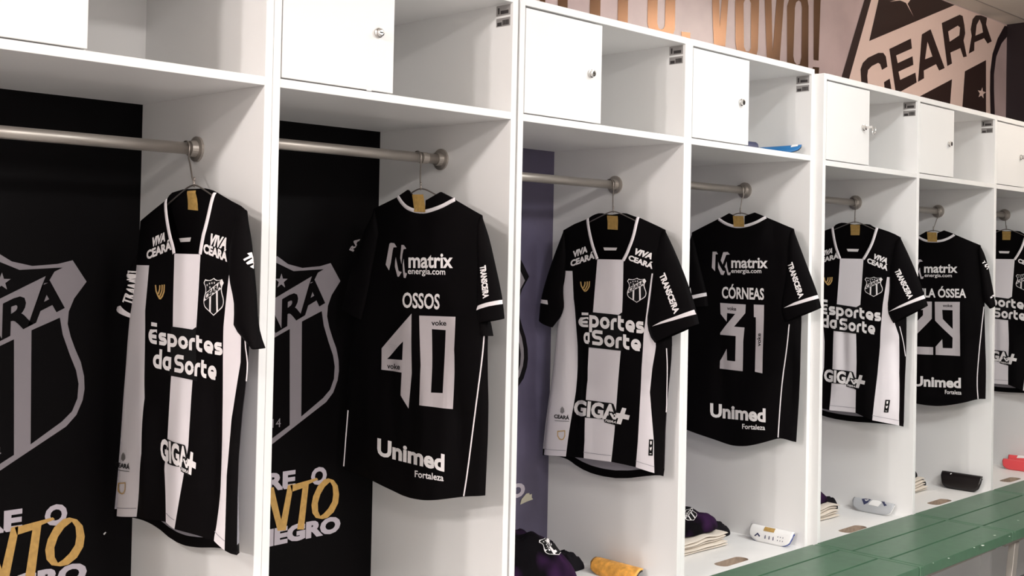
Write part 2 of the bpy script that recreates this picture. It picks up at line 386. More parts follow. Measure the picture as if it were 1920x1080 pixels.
mc(2, 2, [(1425, 200), (1370, 300), (1330, 420), (1312, 560), (1310, 700), (1316, 940), (1350, 950), (1342, 700), (1342, 580), (1360, 440), (1400, 340), (1466, 258), (1505, 215), (1485, 190)])
cb.build('mural_crest', ['mural_l', 'mural_d', 'mural_k'], wall_back, recalc=False)

# ------------------------------------------------------------------ lockers
#        left    right   proud  tl      tr     shelf   inner top  top    rail y rail z
UNITS = [(0.6557, 1.3557, 0.0, .019, .019, 1.807, 2.0896, 2.1096, .268, 1.666),
         (1.3944, 2.0957, 0.0, .019, .019, 1.807, 2.0896, 2.1096, .264, 1.696),
         (2.1415, 2.8409, 0.0, .019, .019, 1.807, 2.0896, 2.1096, .265, 1.669),
         (2.8792, 3.5785, 0.0, .019, .0183, 1.807, 2.0896, 2.1096, .265, 1.691),
         (3.6155, 4.3162, .0376, .0183, .0098, 1.7914, 2.0733, 2.0935, .222, 1.680),
         (4.3361, 5.0602, .0376, .0098, .0115, 1.7914, 2.0733, 2.0935, .213, 1.675),
         (5.0835, 5.8000, .0376, .0115, .0183, 1.7914, 2.0733, 2.0935, .209, 1.687)]
SEAT = 0.448
LOCK_LABEL = ['white open locker at the left edge, nearest the viewer, with a striped jersey',
              'white open locker holding the black jersey numbered 40',
              'white open locker with an orange shin guard on its seat',
              'white open locker holding the black jersey numbered 31',
              'white open locker with a key left in its door lock',
              'white open locker holding the black jersey numbered 29',
              'white open locker at the far right end with red shin guards']
LOCK = []
def backdrop(t, i, L, R_):
    """printed board that closes the back of a locker"""
    cx = (L+R_)/2; dark = i < 2
    b = MB(); b.box(L-.005, R_+.005, D, D+.012, .05, 2.08); bp = b.build('back_panel', 'print' if dark else 'print2', t)
    # white laminate lining of the upper cubby
    b = MB(); b.box(L, R_, D-.006, D-.0002, UNITS[i][5], UNITS[i][6]); b.build('cubby_back', 'lam', t)
    pl = lambda u, v, off: (cx+u, D-.0006-off, Z0+v)
    cm = crest_mb(pl, (0, 1))
    if not dark:
        k = [(p[0]*1.09, -.27+(p[1]+.27)*1.07) for p in OUTLINE]; cm2 = MB()
        pl2 = lambda u, v, off: (cx+u, D-.0002-off, Z0+v)
        decal(cm2, *poly2d(k), pl2, 0, 0); cm2.build('crest_border', 'pblack', bp, recalc=False)
    cm.build('crest_print', ['pgrey', 'print' if dark else 'pblack'], bp, recalc=False)
    for wd, fit3, bo in (('HONRE', [(-.205, -.640), (.083, -.640), (-.205, -.598)], .05), ('O', [(.134, -.642), (.187, -.642), (.134, -.600)], .05), ('NEGRO', [(-.045, -.787), (.238, -.783), (-.045, -.748)], .06)):
        lb = MB(); decal(lb, *fit(text2d(wd, bo), *fit3), pl, .0004, 0)
        lb.build('backdrop_lettering', 'pwhite', bp, recalc=False)
    gb = MB(); g = lambda L_: [((500+x/6)*1.0, 860+y/6) for x, y in L_]
    def gq(L_):
        o = []
        for px, py in g(L_):
            p = at(px, py, 1, D); o.append((p.x-(1.3944+2.0957)/2, p.z-Z0))
        return o
    for outer, holes in [([(20, 330), (75, 320), (160, 690), (235, 300), (290, 285), (285, 370), (212, 805), (120, 810), (40, 500)], []),
                         ([(262, 300), (560, 215), (575, 235), (470, 285), (415, 795), (340, 795), (400, 330), (280, 372)], []),
                         ([(500, 520), (520, 420), (570, 310), (640, 235), (690, 220), (750, 240), (795, 300), (812, 400), (800, 500), (750, 600), (680, 665), (620, 678), (550, 665), (510, 610)],
                          [[(572, 500), (600, 400), (650, 315), (710, 260), (738, 310), (745, 400), (735, 480), (690, 560), (640, 615), (600, 645), (575, 590)]])]:
        decal(gb, *poly2d(gq(outer), [gq(h) for h in holes]), pl, .0009, 0)
    # the start of the painted word, mostly hidden by the frame
    decal(gb, *fit(text2d('MA', .02, .2), (-.215, -.745), (-.035, -.745), (-.215, -.625)), pl, .0009, 0)
    if dark: gb.build('painted_lettering', 'pgold', bp, recalc=False)
for i, (L, R_, pr, tl, tr, zs, zi, zt, ry, rz) in enumerate(UNITS):
    t = thing('locker', LOCK_LABEL[i], 'locker', ((L+R_)/2, D/2, 0), 'open lockers along the wall')
    LOCK.append(t); f = -pr
    for x0, x1 in ((L-tl, L), (R_, R_+tr)):
        b = MB(); b.box(x0, x1, f, D+.012, 0, zt-.0005); b.build('side_panel', 'lam', t, bevel=.0012)
    b = MB(); b.box(L-.0002, R_+.0002, f, D, zi, zt); b.build('top_panel', 'lam', t, bevel=.001)
    b = MB(); b.box(L-.0002, R_+.0002, f+.0005, D, zs-.019, zs); b.build('shelf', 'lam', t, bevel=.001)
    # seat with a finger hole whose cut faces are raw board
    cx = (L+R_)/2
    hole = [(cx + sx*(.055 + .022*math.cos(a)), f+.065 + .026*math.sin(a)) for sx, rng in ((1, range(-90, 91, 15)), (-1, range(90, -91, -15))) for a in [math.radians(q) for q in rng]]
    b = MB(); b.prism([(L, f+.001), (R_, f+.001), (R_, D), (L, D)], [hole], lambda u, v, k: (u, v, SEAT-.019*k), 0)
    st = b.build('seat_panel', 'lam', t, recalc=True)
    b = MB(); n = len(hole)
    ih = [(cx+(p[0]-cx)*.985, f+.065+(p[1]-f-.065)*.985) for p in hole]
    b.add([(p[0], p[1], z) for z in (SEAT-.0004, SEAT-.03) for p in ih] + [(p[0], p[1], SEAT-.0302) for p in ih], [(k, (k+1) % n, n+(k+1) % n, n+k) for k in range(n)] + [tuple(range(2*n, 3*n))])
    b.build('finger_hole', 'mdf', st, recalc=False)
    b = MB(); b.box(L, R_, f+.04, f+.058, 0, SEAT-.019); b.build('kick_panel', 'lam', t)
    # half-width door in front of a closed compartment
    b = MB(); b.box(L+.300, L+.316, f+.022, D-.006, zs, zi); b.build('divider', 'lam', t)
    b = MB(); b.box(L+.003, L+.310, f+.0005, f+.019, zs+.003, zi-.0055); dr = b.build('door', 'lam', t, bevel=.0012)
    lx, lz = L+.262, zs+.137
    b = MB(); b.tube([(lx, f, lz), (lx, f-.004, lz), (lx, f-.005, lz), (lx, f-.012, lz), (lx, f-.013, lz)], [.0115, .0115, .009, .009, .006], 16)
    lk = b.build('lock', 'chrome', dr, smooth=False)
    b = MB(); b.box(lx-.0045, lx+.0045, f-.0138, f-.0128, lz-.001, lz+.001); b.build('keyway', 'dark', lk)
    if i in (4, 6):
        b = MB(); b.box(lx-.0012, lx+.0012, f-.038, f-.013, lz-.004, lz+.004)
        b.tube([(lx + .012*math.sin(a)*.2, f-.043+.006*math.cos(a), lz-.014+.013*math.sin(a)) for a in [k*math.pi/8 for k in range(17)]], .0013, 6)
        b.build('key', 'chrome', lk)
    # clothes rail across the hanging space
    b = MB(); b.tube([(L, ry, rz), (R_, ry, rz)], .0135, 18); rail = b.build('clothes_rail', 'alu', t, smooth=True)
    if i == 1:
        b = MB(); b.tube([(R_-.075, ry, rz), (R_-.055, ry, rz)], .0155, 18); b.build('rail_collar', 'alu', rail)
    for sx, x in ((1, L), (-1, R_)):
        b = MB(); b.tube([(x+sx*.0004, ry, rz), (x+sx*.006, ry, rz), (x+sx*.008, ry, rz), (x+sx*.022, ry, rz)], [.029, .029, .0195, .0175], 20)
        b.build('rail_flange', 'alu', rail)
    backdrop(t, i, L, R_)
    # inventory tags inside the cubby
    for z0, z1 in ((zs+.256, zs+.283), (zs+.228, zs+.250)):
        b = MB(); b.box(R_-.0012, R_-.0002, f+.010, f+.060, z0-.003, z1-.003); tg = b.build('asset_tag', 'tag', t)
        b = MB(); m_ = z0+.006
        if z1-z0 > .025:
            b.box(R_-.0018, R_-.0011, f+.016, f+.044, z0+.001, z0+.010); b.box(R_-.0018, R_-.0011, f+.049, f+.054, z0+.002, z0+.018)
        else:
            for k in range(9): b.box(R_-.0018, R_-.0011, f+.014+k*.0026, f+.0155+k*.0026, z0, z0+.013)
            b.box(R_-.0018, R_-.0011, f+.040, f+.056, z0-.001, z0+.008)
        b.build('tag_print', 'tagink', tg)
    if i == 1:
        b = MB(); b.box(L+.232, L+.246, f-.0006, f+.0004, zs+.001, zs+.013); b.build('tape_scrap', 'whitep', dr)
    if i == 0:
        pass

# torn piece of tape on the backdrop of the third locker
tp = [at(950+x/6, 900+y/6, 1, D) for x, y in [(145, 275), (160, 215), (215, 150), (245, 145), (248, 165), (275, 155), (272, 195), (288, 215), (220, 240)]]
b = MB(); b.prism([(p.x, p.z) for p in tp], [], lambda u, v, k: (u, D-.0025-.0012*k-.012*max(0, (u-2.74)), v)); o = b.build('torn_tape', 'tape')
tag(o, 'torn scrap of yellowish tape stuck on the purple backdrop', 'tape')
sp = [at(px, py, 1, D) for px, py in [(193, 1001), (195, 1003), (199, 998), (197, 997)]]
b = MB(); b.prism([(p.x, p.z) for p in sp], [], lambda u, v, k: (u, D-.001-.0006*k, v)); o = b.build('paper_fleck', 'whitep')
tag(o, 'tiny white fleck stuck on the black backdrop of the nearest locker', 'paper scrap')

# ------------------------------------------------------------------ green benches
BZ = Z0-.965
def bench(x0, x1, g1, g2, label, y_of, last=False):
    t = thing('bench', label, 'bench', ((x0+x1)/2, -.24, 0), 'green benches in front of the lockers')
    e, g, th = .022, .0038, .034
    cuts = [0.0, g1, g2, .378]
    for k in range(3):
        a, c = cuts[k]+(g if k else 0), cuts[k+1]-(g if k < 2 else 0)
        b = MB(); pts = [(x0+e, y_of(x0)-c), (x1-.0006, y_of(x1)-c), (x1-.0006, y_of(x1)-a), (x0+e, y_of(x0)-a)]
        b.prism(pts, [], lambda u, v, q: (u, v, BZ-th*q)); b.build('seat_plank', 'green', t, bevel=.0035)
    b = MB(); b.prism([(x0+.0006, y_of(x0)-.378), (x0+e, y_of(x0)-.378), (x0+e, y_of(x0)), (x0+.0006, y_of(x0))], [], lambda u, v, q: (u, v, BZ-.0006-th*q)); b.build('end_strip', 'green', t, bevel=.0035)
    b = MB(); b.box(x0+.03, x1-.03, y_of(x0)-.34, y_of(x0)-.30, BZ-th-.03, BZ-th); b.box(x0+.03, x1-.03, y_of(x0)-.10, y_of(x0)-.06, BZ-th-.03, BZ-th); b.build('rail_frame', 'leg', t)
    for xa, xb in ((x0+.14, x0+.14-.10), (x1-.14, x1-.14+.10))[:2 if last else 1]:
        for yy in (y_of(x0)-.33,):
            b = MB(); w_ = .02
            zt_ = BZ-th-.029
            b.add([(xa-w_, yy-.012, zt_), (xa+w_, yy-.012, zt_), (xa+w_, yy+.012, zt_), (xa-w_, yy+.012, zt_), (xb-w_, yy-.012, 0), (xb+w_, yy-.012, 0), (xb+w_, yy+.012, 0), (xb-w_, yy+.012, 0)],
                  [(0, 1, 2, 3), (7, 6, 5, 4), (0, 4, 5, 1), (1, 5, 6, 2), (2, 6, 7, 3), (3, 7, 4, 0)]); b.build('leg', 'leg', t, bevel=.002)
    return t
yo = lambda x: -.053-.0125*(x-3.543)
B = [bench(2.70, 3.543, .100, .238, 'green plastic bench nearest the viewer, cut by the bottom edge', lambda x: -.051-.0125*(x-3.543)),
     bench(3.545, 4.262, .132, .262, 'green plastic bench in front of the locker with the key in its door', yo),
     bench(4.264, 4.983, .132, .262, 'green plastic bench in front of the locker with jersey 29', yo),
     bench(4.985, 5.700, .132, .262, 'green plastic bench at the far right end', yo, True)]
random.seed(5)
def chips(t, lst):
    b = MB()
    for px, py, r in lst:
        p = at(px, py, 2, BZ); n = 7
        b.add([(p.x + r*1.6*math.cos(k*6.283/n)*random.uniform(.6, 1.2), p.y + r*math.sin(k*6.283/n)*random.uniform(.6, 1.2), BZ+.0006) for k in range(n)], [tuple(range(n))])
    b.build('paint_chips', 'chip', t, recalc=False)
chips(B[1], [(1843, 1023, .006), (1827, 1027, .003), (1779, 1047, .003), (1750, 1056, .0025), (1865, 1004, .005)])
chips(B[2], [(1909, 976, .004), (1893, 1006, .003)])

# ------------------------------------------------------------------ jerseys on wire hangers
def lerp_poly(P, x, k=1):
    """value of the other coordinate along a polyline P of (y, z) at coordinate k = x"""
    if k == 1:
        if x >= P[0][1]: return P[0][0]
        for a, b in zip(P, P[1:]):
            if b[1] <= x <= a[1]: return a[0] + (b[0]-a[0])*((a[1]-x)/max(1e-9, a[1]-b[1]))
        return P[-1][0]
    Q = sorted(P)
    if x <= Q[0][0]: return Q[0][1]
    for a, b in zip(Q, Q[1:]):
        if a[0] <= x <= b[0]: return a[1] + (b[1]-a[1])*((x-a[0])/max(1e-9, b[0]-a[0]))
    return Q[-1][1]
def resample(P, n):
    d = [0]
    for a, b in zip(P, P[1:]): d.append(d[-1]+math.hypot(b[0]-a[0], b[1]-a[1]))
    o = []
    for k in range(n):
        t = d[-1]*k/(n-1); i = 0
        while i < len(d)-2 and d[i+1] < t: i += 1
        f = (t-d[i])/max(1e-9, d[i+1]-d[i]); o.append((P[i][0]+(P[i+1][0]-P[i][0])*f, P[i][1]+(P[i+1][1]-P[i][1])*f))
    return o
def smooth_poly(P, it=1):
    for _ in range(it):
        Q = [P[0]]
        for a, b in zip(P, P[1:]): Q += [(a[0]*.75+b[0]*.25, a[1]*.75+b[1]*.25), (a[0]*.25+b[0]*.75, a[1]*.25+b[1]*.75)]
        P = Q + [P[-1]]
    return P

class Jersey:
    def __init__(s, R, dx, T, left, right, top, folds, src=None, shift=(0, 0)):
        s.x = R-dx; s.sx = (src-dx) if src else s.x; s.T = T; s.folds = [(a*1.35, b, c, d, e, g) for a, b, c, d, e, g in folds]; s.sh = shift
        s.left = smooth_poly([s.flat(*p) for p in left]); s.right = smooth_poly([s.flat(*p) for p in right])
        s.top = [s.flat(*p) for p in top]; s.sleeves = {}
    def flat(s, px, py, h=0.0):
        p = at(px, py, 0, s.sx-h); return (p.y+s.sh[0], p.z+s.sh[1])
    def across(s, y, z):
        a, b = lerp_poly(s.left, z), lerp_poly(s.right, z); return max(-1, min(1, 2*(y-b)/(a-b)-1))
    def h(s, y, z):
        t = s.across(y, z); r = max(0.0, min(1.0, (lerp_poly(s.top, y, 0)-z)/.09))**.5
        q = math.sqrt(max(0, 1-t*t))
        f = 0
        for am, y0, k, z0, z1, sl in s.folds:     # amplitude, centre, width, from, to, slant
            if z1 < z < z0: f += am*math.exp(-((y-y0-sl*(z-z0))/k)**2)*math.sin(math.pi*(z0-z)/(z0-z1))**.7
        f += .0026*math.sin(31*y+7*z+3*s.x+1.5*math.sin(5*z))*min(1, max(0, (1.55-z)/.4)) + .001*math.sin(11*z-17*y)
        return r*(s.T*q**.8 + f*min(1, 2.2*q))
    def hb(s, y, z):
        t = s.across(y, z); r = max(0.0, min(1.0, (lerp_poly(s.top, y, 0)-z)/.09))**.5
        lo = max(0.0, min(1.0, (1.05-z)/.25)); return (.016+.020*lo)*r*math.sqrt(max(0, 1-t*t))**.7
    def pix(s, px, py, h=None):
        h = h or s.h; q = s.flat(px, py)
        for _ in range(7): q = s.flat(px, py, h(*q))
        return q
    def place(s, y, z, off): return (s.x-s.h(y, z)-off, y, z)
    def place_back(s, y, z, off): return (s.x+s.hb(y, z)-off, y, z)

def jersey(J, name_label, cat, group, bnd, zk_px, mats, hem_back, neck_back, white_from, front=True, hem=None):
    """bnd: boundary polylines left to right (pixels); between them the blocks of cloth with their materials"""
    ys = [p[0] for p in J.left]; t = thing('jersey', name_label, cat, (J.x, (min(ys)+max(ys))/2, J.left[-1][1]-.04), group)
    B_ = []
    for i, P in enumerate(bnd):
        if i == 0: B_.append(J.left)
        elif i == len(bnd)-1: B_.append(J.right)
        else: B_.append([J.pix(*p) for p in P])
    zk = J.flat(*zk_px)[1]; N1, N2 = 18, 64
    def rows(P):
        zt, zb = P[0][1], P[-1][1]
        z = [zt+(zk-zt)*k/N1 for k in range(N1)] + [zk+(zb-zk)*k/N2 for k in range(N2+1)]
        return [(lerp_poly(P, v), v) for v in z]
    RR = [rows(P) for P in B_]; mb = MB(); zw = J.flat(*white_from)[1] if white_from else 0
    HE = smooth_poly([J.pix(*p) for p in hem], 2) if hem else None
    for i in range(len(bnd)-1):
        A, C = RR[i], RR[i+1]; n = max(2, int(abs(A[-1][0]-C[-1][0])/.011)+1)
        neck = front and i == 2
        g = [[(a[0]+(c[0]-a[0])*k/n, a[1]+(c[1]-a[1])*k/n) for k in range(n+1)] for a, c in zip(A, C)]
        if hem:
            nr = len(g)-1
            for k in range(n+1):
                dz = lerp_poly(HE, g[-1][k][0], 0)-g[-1][k][1]
                for r in range(nr+1): g[r][k] = (g[r][k][0], g[r][k][1]+dz*(r/nr)**8)
        r0 = N1 if neck else 0
        vs = [J.place(y, z, 0) for row in g for y, z in row]
        for r in range(r0, len(g)-1):
            for k in range(n):
                m = mats[i]
                if m == 1 and not neck and (g[r][k][1] > zw): m = 0
                mb.v; o = [r*n+r+k, r*n+r+k+1, (r+1)*(n+1)+k+1, (r+1)*(n+1)+k]
                mb.add([vs[q] for q in o], [(0, 1, 2, 3)], m)
    # the far sheet of cloth
    hb = smooth_poly([J.pix(p[0], p[1], lambda y, z: -J.hb(y, z)) for p in hem_back]); nb = [J.flat(*p) for p in neck_back]
    topline = [RR[0][0]] + nb + [RR[-1][0]]
    n = 30; tp = resample(topline, n+1); bt = resample(hb, n+1); rws = 34
    for r in range(rws):
        for k in range(n):
            q = []
            for rr, kk in ((r, k), (r, k+1), (r+1, k+1), (r+1, k)):
                f = rr/rws; z = tp[kk][1]+(bt[kk][1]-tp[kk][1])*f
                a, b = lerp_poly(J.left, z), lerp_poly(J.right, z); f0 = min(1, f*1.0)
                yt = b+(a-b)*(1-kk/n)
                y = tp[kk][0]*(1-min(1, f*6)) + yt*min(1, f*6)
                y = y*(1-f**6) + bt[kk][0]*f**6
                q.append(J.place_back(y, z, 0))
            mb.add(q, [(0, 3, 2, 1)], 0 if (r < rws*.45 or r >= rws-1 or not front) else 2)
    body = mb.build('shirt_body', ['blk', 'wht', 'lin'], t, smooth=True, recalc=False)
    return t, RR
def sleeve(J, t, key, outer, inner, off, thick, label=None):
    n, m = 16, 12
    O = resample(smooth_poly([J.flat(*p, off) for p in outer]), n); I = resample(smooth_poly([J.flat(*p, off) for p in inner]), n)
    def c_of(y, z):
        best = None
        for r in range(n):
            a, b = Vector(I[r]), Vector(O[r]); d = b-a; q = Vector((y, z))-a
            c = q.dot(d)/max(1e-9, d.length_squared); e = (q-d*max(0, min(1, c))).length
            if best is None or e < best[0]: best = (e, c, r)
        return max(0, min(1, best[1])), best[2]
    def hh(y, z):
        c, r = c_of(y, z); return off + thick*min(1, .35+r/5)*math.sin(math.pi*c)**.6
    mb = MB(); V = []
    for r in range(n):
        ring = []
        for k in range(m*2):
            fr = k < m; c = k/m if fr else 1-(k-m)/m
            y, z = I[r][0]+(O[r][0]-I[r][0])*c, I[r][1]+(O[r][1]-I[r][1])*c
            w = thick*min(1, .35+r/5)*math.sin(math.pi*c)**.6 if 0 < c < 1 else 0
            ring.append((J.x-off-(w if fr else -w*.8), y, z))
        V.append(ring)
    for r in range(n-1):
        for k in range(2*m): k2 = (k+1) % (2*m); mb.add([V[r][k], V[r+1][k], V[r+1][k2], V[r][k2]], [(0, 1, 2, 3)])
    mb.add(V[0], [tuple(range(2*m))])
    o = mb.build('sleeve', 'blk', t, smooth=True)
    J.sleeves[key] = hh
    return o
def prt(J, t, name, items, mats, surf='body', step=.012, parent=None):
    """printed artwork: items are (layer, slot, verts in pixels, faces)"""
    hh = J.h if surf == 'body' else J.sleeves[surf]
    mb = MB()
    for lay, sl, (v, f) in items:
        q = [J.pix(p[0], p[1], hh) for p in v]
        decal(mb, q, f, lambda y, z, o: (J.x-hh(y, z)-o, y, z), .0017+.0004*lay, sl, step)
    return mb.build(name, mats, parent or t, recalc=False)
def txt(s, bl, br, tl, bold=.03, shear=0, x=False, space=1.0):
    return fit(text2d(s, bold, shear, space), bl, br, tl, 1/XH if x else 1)
def affine(src, dst):
    """map of pixel points taking three reference points to three others"""
    a, b, c = [Vector(p) for p in src]; A, B2, C2 = [Vector(p) for p in dst]
    m = Matrix(((b.x-a.x, c.x-a.x), (b.y-a.y, c.y-a.y))).inverted()
    def g(p):
        k = m @ (Vector(p)-a); return tuple(A+(B2-A)*k.x+(C2-A)*k.y)
    return g
def mapped(vf, g): return [g(p) for p in vf[0]], vf[1]
def ribbon(J, P, wd, hh, off, th=.003):
    mb = MB(); P = smooth_poly(P, 2); n = len(P); V = []
    for i, p in enumerate(P):
        a = Vector(P[max(0, i-1)]); b = Vector(P[min(n-1, i+1)]); d = (b-a).normalized(); q = Vector((-d.y, d.x))*wd/2
        row = []
        for k, e in ((-1, 0), (-.7, th*.8), (0, th), (.7, th*.8), (1, 0)):
            y, z = p[0]+q.x*k, p[1]+q.y*k; row.append((J.x-hh(p[0], p[1])-off-e, y, z))
        V.append(row)
    for i in range(n-1):
        for k in range(4): mb.add([V[i][k], V[i][k+1], V[i+1][k+1], V[i+1][k]], [(0, 1, 2, 3)])
    return mb
def crest_items(bl, br, tl):
    """shield fitted to a pixel parallelogram"""
    g = affine([(-.221, -.521), (.221, -.521), (-.221, -.016)], [bl, br, tl])
    return [(lay, sl, mapped(vf, g)) for lay, sl, vf in crest(False)]
_z5 = lambda L, s, ox, oy: [(ox+x/s, oy+y/s) for x, y in L]
REF_G = [(1076, 776.5), (1156, 787), (1078, 750.5)]
def giga_items(ref):
    g = affine(REF_G, ref); q = lambda L: mapped(poly2d(_z5(L, 14.77, 1060, 740)), g)
    it = [(0, 1, mapped(poly2d([(1096, 749), (1100, 749.8), (1148, 756), (1151, 757.6), (1155.5, 770.5), (1162, 772), (1158, 800), (1152, 796.3), (1133.5, 791.5), (1133, 786), (1095, 782.5)]), g)),
          (1, 0, mapped(txt('GIGA', (1076, 776.5), (1156, 787), (1078, 750.5), .045), g)),
          (2, 1, q([(1215, 470), (1330, 470), (1400, 560), (1420, 720), (1200, 690)])),
          (3, 0, q([(1240, 520), (1290, 500), (1340, 560), (1400, 520), (1440, 640), (1410, 690), (1340, 680), (1290, 600)])), (4, 1, q([(1350, 560), (1395, 570), (1395, 610), (1360, 615)])),
          (2, 0, q([(1590, 355), (1705, 380), (1655, 540), (1800, 572), (1765, 700), (1605, 665), (1550, 825), (1430, 800), (1478, 650), (1420, 640), (1420, 500), (1530, 515)])),
          (2, 0, mapped(txt('FIBRA', (1135, 790.2), (1155.5, 794), (1136, 786), .02, .25), g))]
    return it
def emblem_items(cx, cy, w_, h_):
    g = affine([(433, 562), (495, 562), (433, 500)], [(cx-w_/2, cy+h_/2), (cx+w_/2, cy+h_/2), (cx-w_/2, cy-h_/2)])
    return [(0, 0, mapped(merge2d([stroke(L, 8) for L in ([(436, 502), (440, 528), (452, 548), (464, 562)], [(493, 500), (491, 530), (480, 550), (466, 562)], [(479, 501), (478, 525), (469, 543), (461, 552)], [(464, 503), (463, 520), (458, 532), (454, 540)])]), g))]
def hanger(J, i, hook_px, neck_px, sl_px, sr_px, label):
    L, R_, pr, tl, tr, zs, zi, zt, ry, rz = UNITS[i]
    if hook_px: hx = min(at(hook_px[0], hook_px[1], 1, ry).x, R_-.030)
    else: hx = R_-.035
    ny, nz = J.flat(*neck_px); t = thing('clothes_hanger', label, 'hanger', (J.x, ny, nz), 'wire hangers on the rails')
    rr = .0135+.0028
    hook = [(hx, ry+rr*math.cos(a), rz+rr*math.sin(a)) for a in [math.radians(q) for q in range(-30, 200, 20)]]
    pts = hook[::1]; last = pts[-1]
    pts += [(hx*.9+J.x*.1, last[1]-.004, last[2]-.02), (hx*.6+J.x*.4, last[1]*.65+ny*.35, rz*.55+nz*.45), (hx*.2+J.x*.8, last[1]*.25+ny*.75, rz*.2+nz*.8), (J.x, ny, nz)]
    b = MB(); b.tube(pts, .0019, 8); b.build('hook', 'wire', t, smooth=True)
    (ly, lz), (r_y, r_z) = J.flat(*sl_px), J.flat(*sr_px); k = .93
    ly, r_y = ny+(ly-ny)*k, ny+(r_y-ny)*k; lz -= .012; r_z -= .012
    arm = smooth_poly([(ly-.004, lz-.006), (ly, lz), (ny+(ly-ny)*.2, nz-.012), (ny, nz), (ny+(r_y-ny)*.2, nz-.012), (r_y, r_z), (r_y+.004, r_z-.006)], 2)
    b = MB(); b.tube([(J.x, y, z) for y, z in arm], .0019, 8); b.build('shoulder_wire', 'wire', t, smooth=True)
    b = MB(); b.tube([(J.x+.002*math.cos(k*1.6), ny+.002*math.sin(k*1.6), nz-.006+k*.0016) for k in range(14)], .0014, 6); b.build('wire_twist', 'wire', t, smooth=True)

def front_jersey(i, label, group, d):
    L, R_ = UNITS[i][0], UNITS[i][1]
    J = Jersey(R_, d['dx'], d['T'], d['b'][0], d['b'][6], d['top'], d['folds'], d.get('src'), d.get('shift', (0, 0)))
    t, RR = jersey(J, label, 'jersey', group, d['b'], d['zk'], [1, 0, 1, 0, 1, 0], d['hem_back'], d['neck_back'], d['white'], True)
    for P in (d['b'][2][:d['nk']], d['b'][3][:d['nk']]):
        ribbon(J, [J.pix(*p) for p in P], d['trim']*.9, J.h, .0006, .0022).build('collar_trim', 'trim', t, smooth=True, recalc=False)
    for key, o_, i_, off in d['sleeves']:
        so = sleeve(J, t, key, o_, i_, off, d.get('st', .016))
        for nm, it, mt in d['sprints'].get(key, []): prt(J, t, nm, it, mt, key, .012, so)
    for a, b in ((0, 1), (2, 3), (4, 5)):
        P, Q = RR[a], RR[b]; row = []
        for k in range(9):
            c = k/8; y, z = P[-1][0]+(Q[-1][0]-P[-1][0])*c, P[-1][1]+(Q[-1][1]-P[-1][1])*c; row.append((y, z+.019))
        ribbon(J, row, .0016, J.h, .0004, .0006).build('hem_stitch', 'lin', t, recalc=False)
    hb = lambda y, z: -J.hb(y, z)
    def back_print(name, quad, m):
        b = MB(); q = [J.pix(*p, hb) for p in quad]; decal(b, *poly2d(q), J.place_back, .0022, 0, .012); b.build(name, m, t, recalc=False)
    back_print('neck_label', d['gold'], 'gold'); back_print('size_tag', d['bar'], 'ink')
    for nm, it, mt in d['prints']:
        for part in ((it[:2], it[2:]) if nm == 'sponsor_lettering' else (it,)): prt(J, t, nm, part, mt)
    pp = [J.pix(*p) for p in d['pipe']]; q = ribbon(J, pp, .0035, J.h, .0008, .0012); q.build('side_piping', 'trim', t, smooth=True, recalc=False)
    hanger(J, i, d['hook'], d['neck'], d['b'][0][0], d['b'][6][0], d['hlabel'])
    return J, t
def viva(vl, cl, vr, cr):
    return [(0, 0, txt('VIVA', *vl, .055, .25)), (0, 0, txt('CEARÁ', *cl, .05, .12)), (0, 0, txt('VIVA', *vr, .055, .25)), (0, 0, txt('CEARÁ', *cr, .05, .12))]
def hemtag(a, b, c, d_):
    g = affine([(0, 1), (1, 1), (0, 0)], [a, b, c])
    return [(0, 1, poly2d([a, b, d_, c])), (1, 0, mapped(poly2d([(.32, .10), (.68, .10), (.68, .26), (.5, .34), (.32, .26)]), g)), (1, 0, mapped(poly2d([(.28, .45), (.5, .52), (.72, .42), (.72, .56), (.52, .70), (.30, .60)]), g)), (1, 0, mapped(poly2d([(.3, .86), (.7, .86), (.7, .90), (.3, .90)]), g))]
def left_tag(g):
    """small state emblem and outlined shield on the white flank, in the pixels of the third jersey"""
    q = lambda L, hs=(): mapped(poly2d(_z5(L, 2.7, 950, 680), [_z5(h, 2.7, 950, 680) for h in hs]), g)
    return [(0, 0, mapped(txt('CEARÁ', (1039.5, 783.5), (1068, 787), (1039.8, 777), .03), g)), (0, 1, q([(275, 232), (283, 222), (292, 232), (294, 248), (284, 258), (273, 250)])), (0, 0, q([(245, 292), (318, 296), (318, 298), (245, 294)])),
            (0, 2, q([(258, 345), (298, 342), (298, 372), (290, 388), (280, 392), (268, 388), (258, 372)], [[(262, 350), (294, 347), (294, 370), (288, 383), (280, 387), (270, 383), (262, 370)]]))]

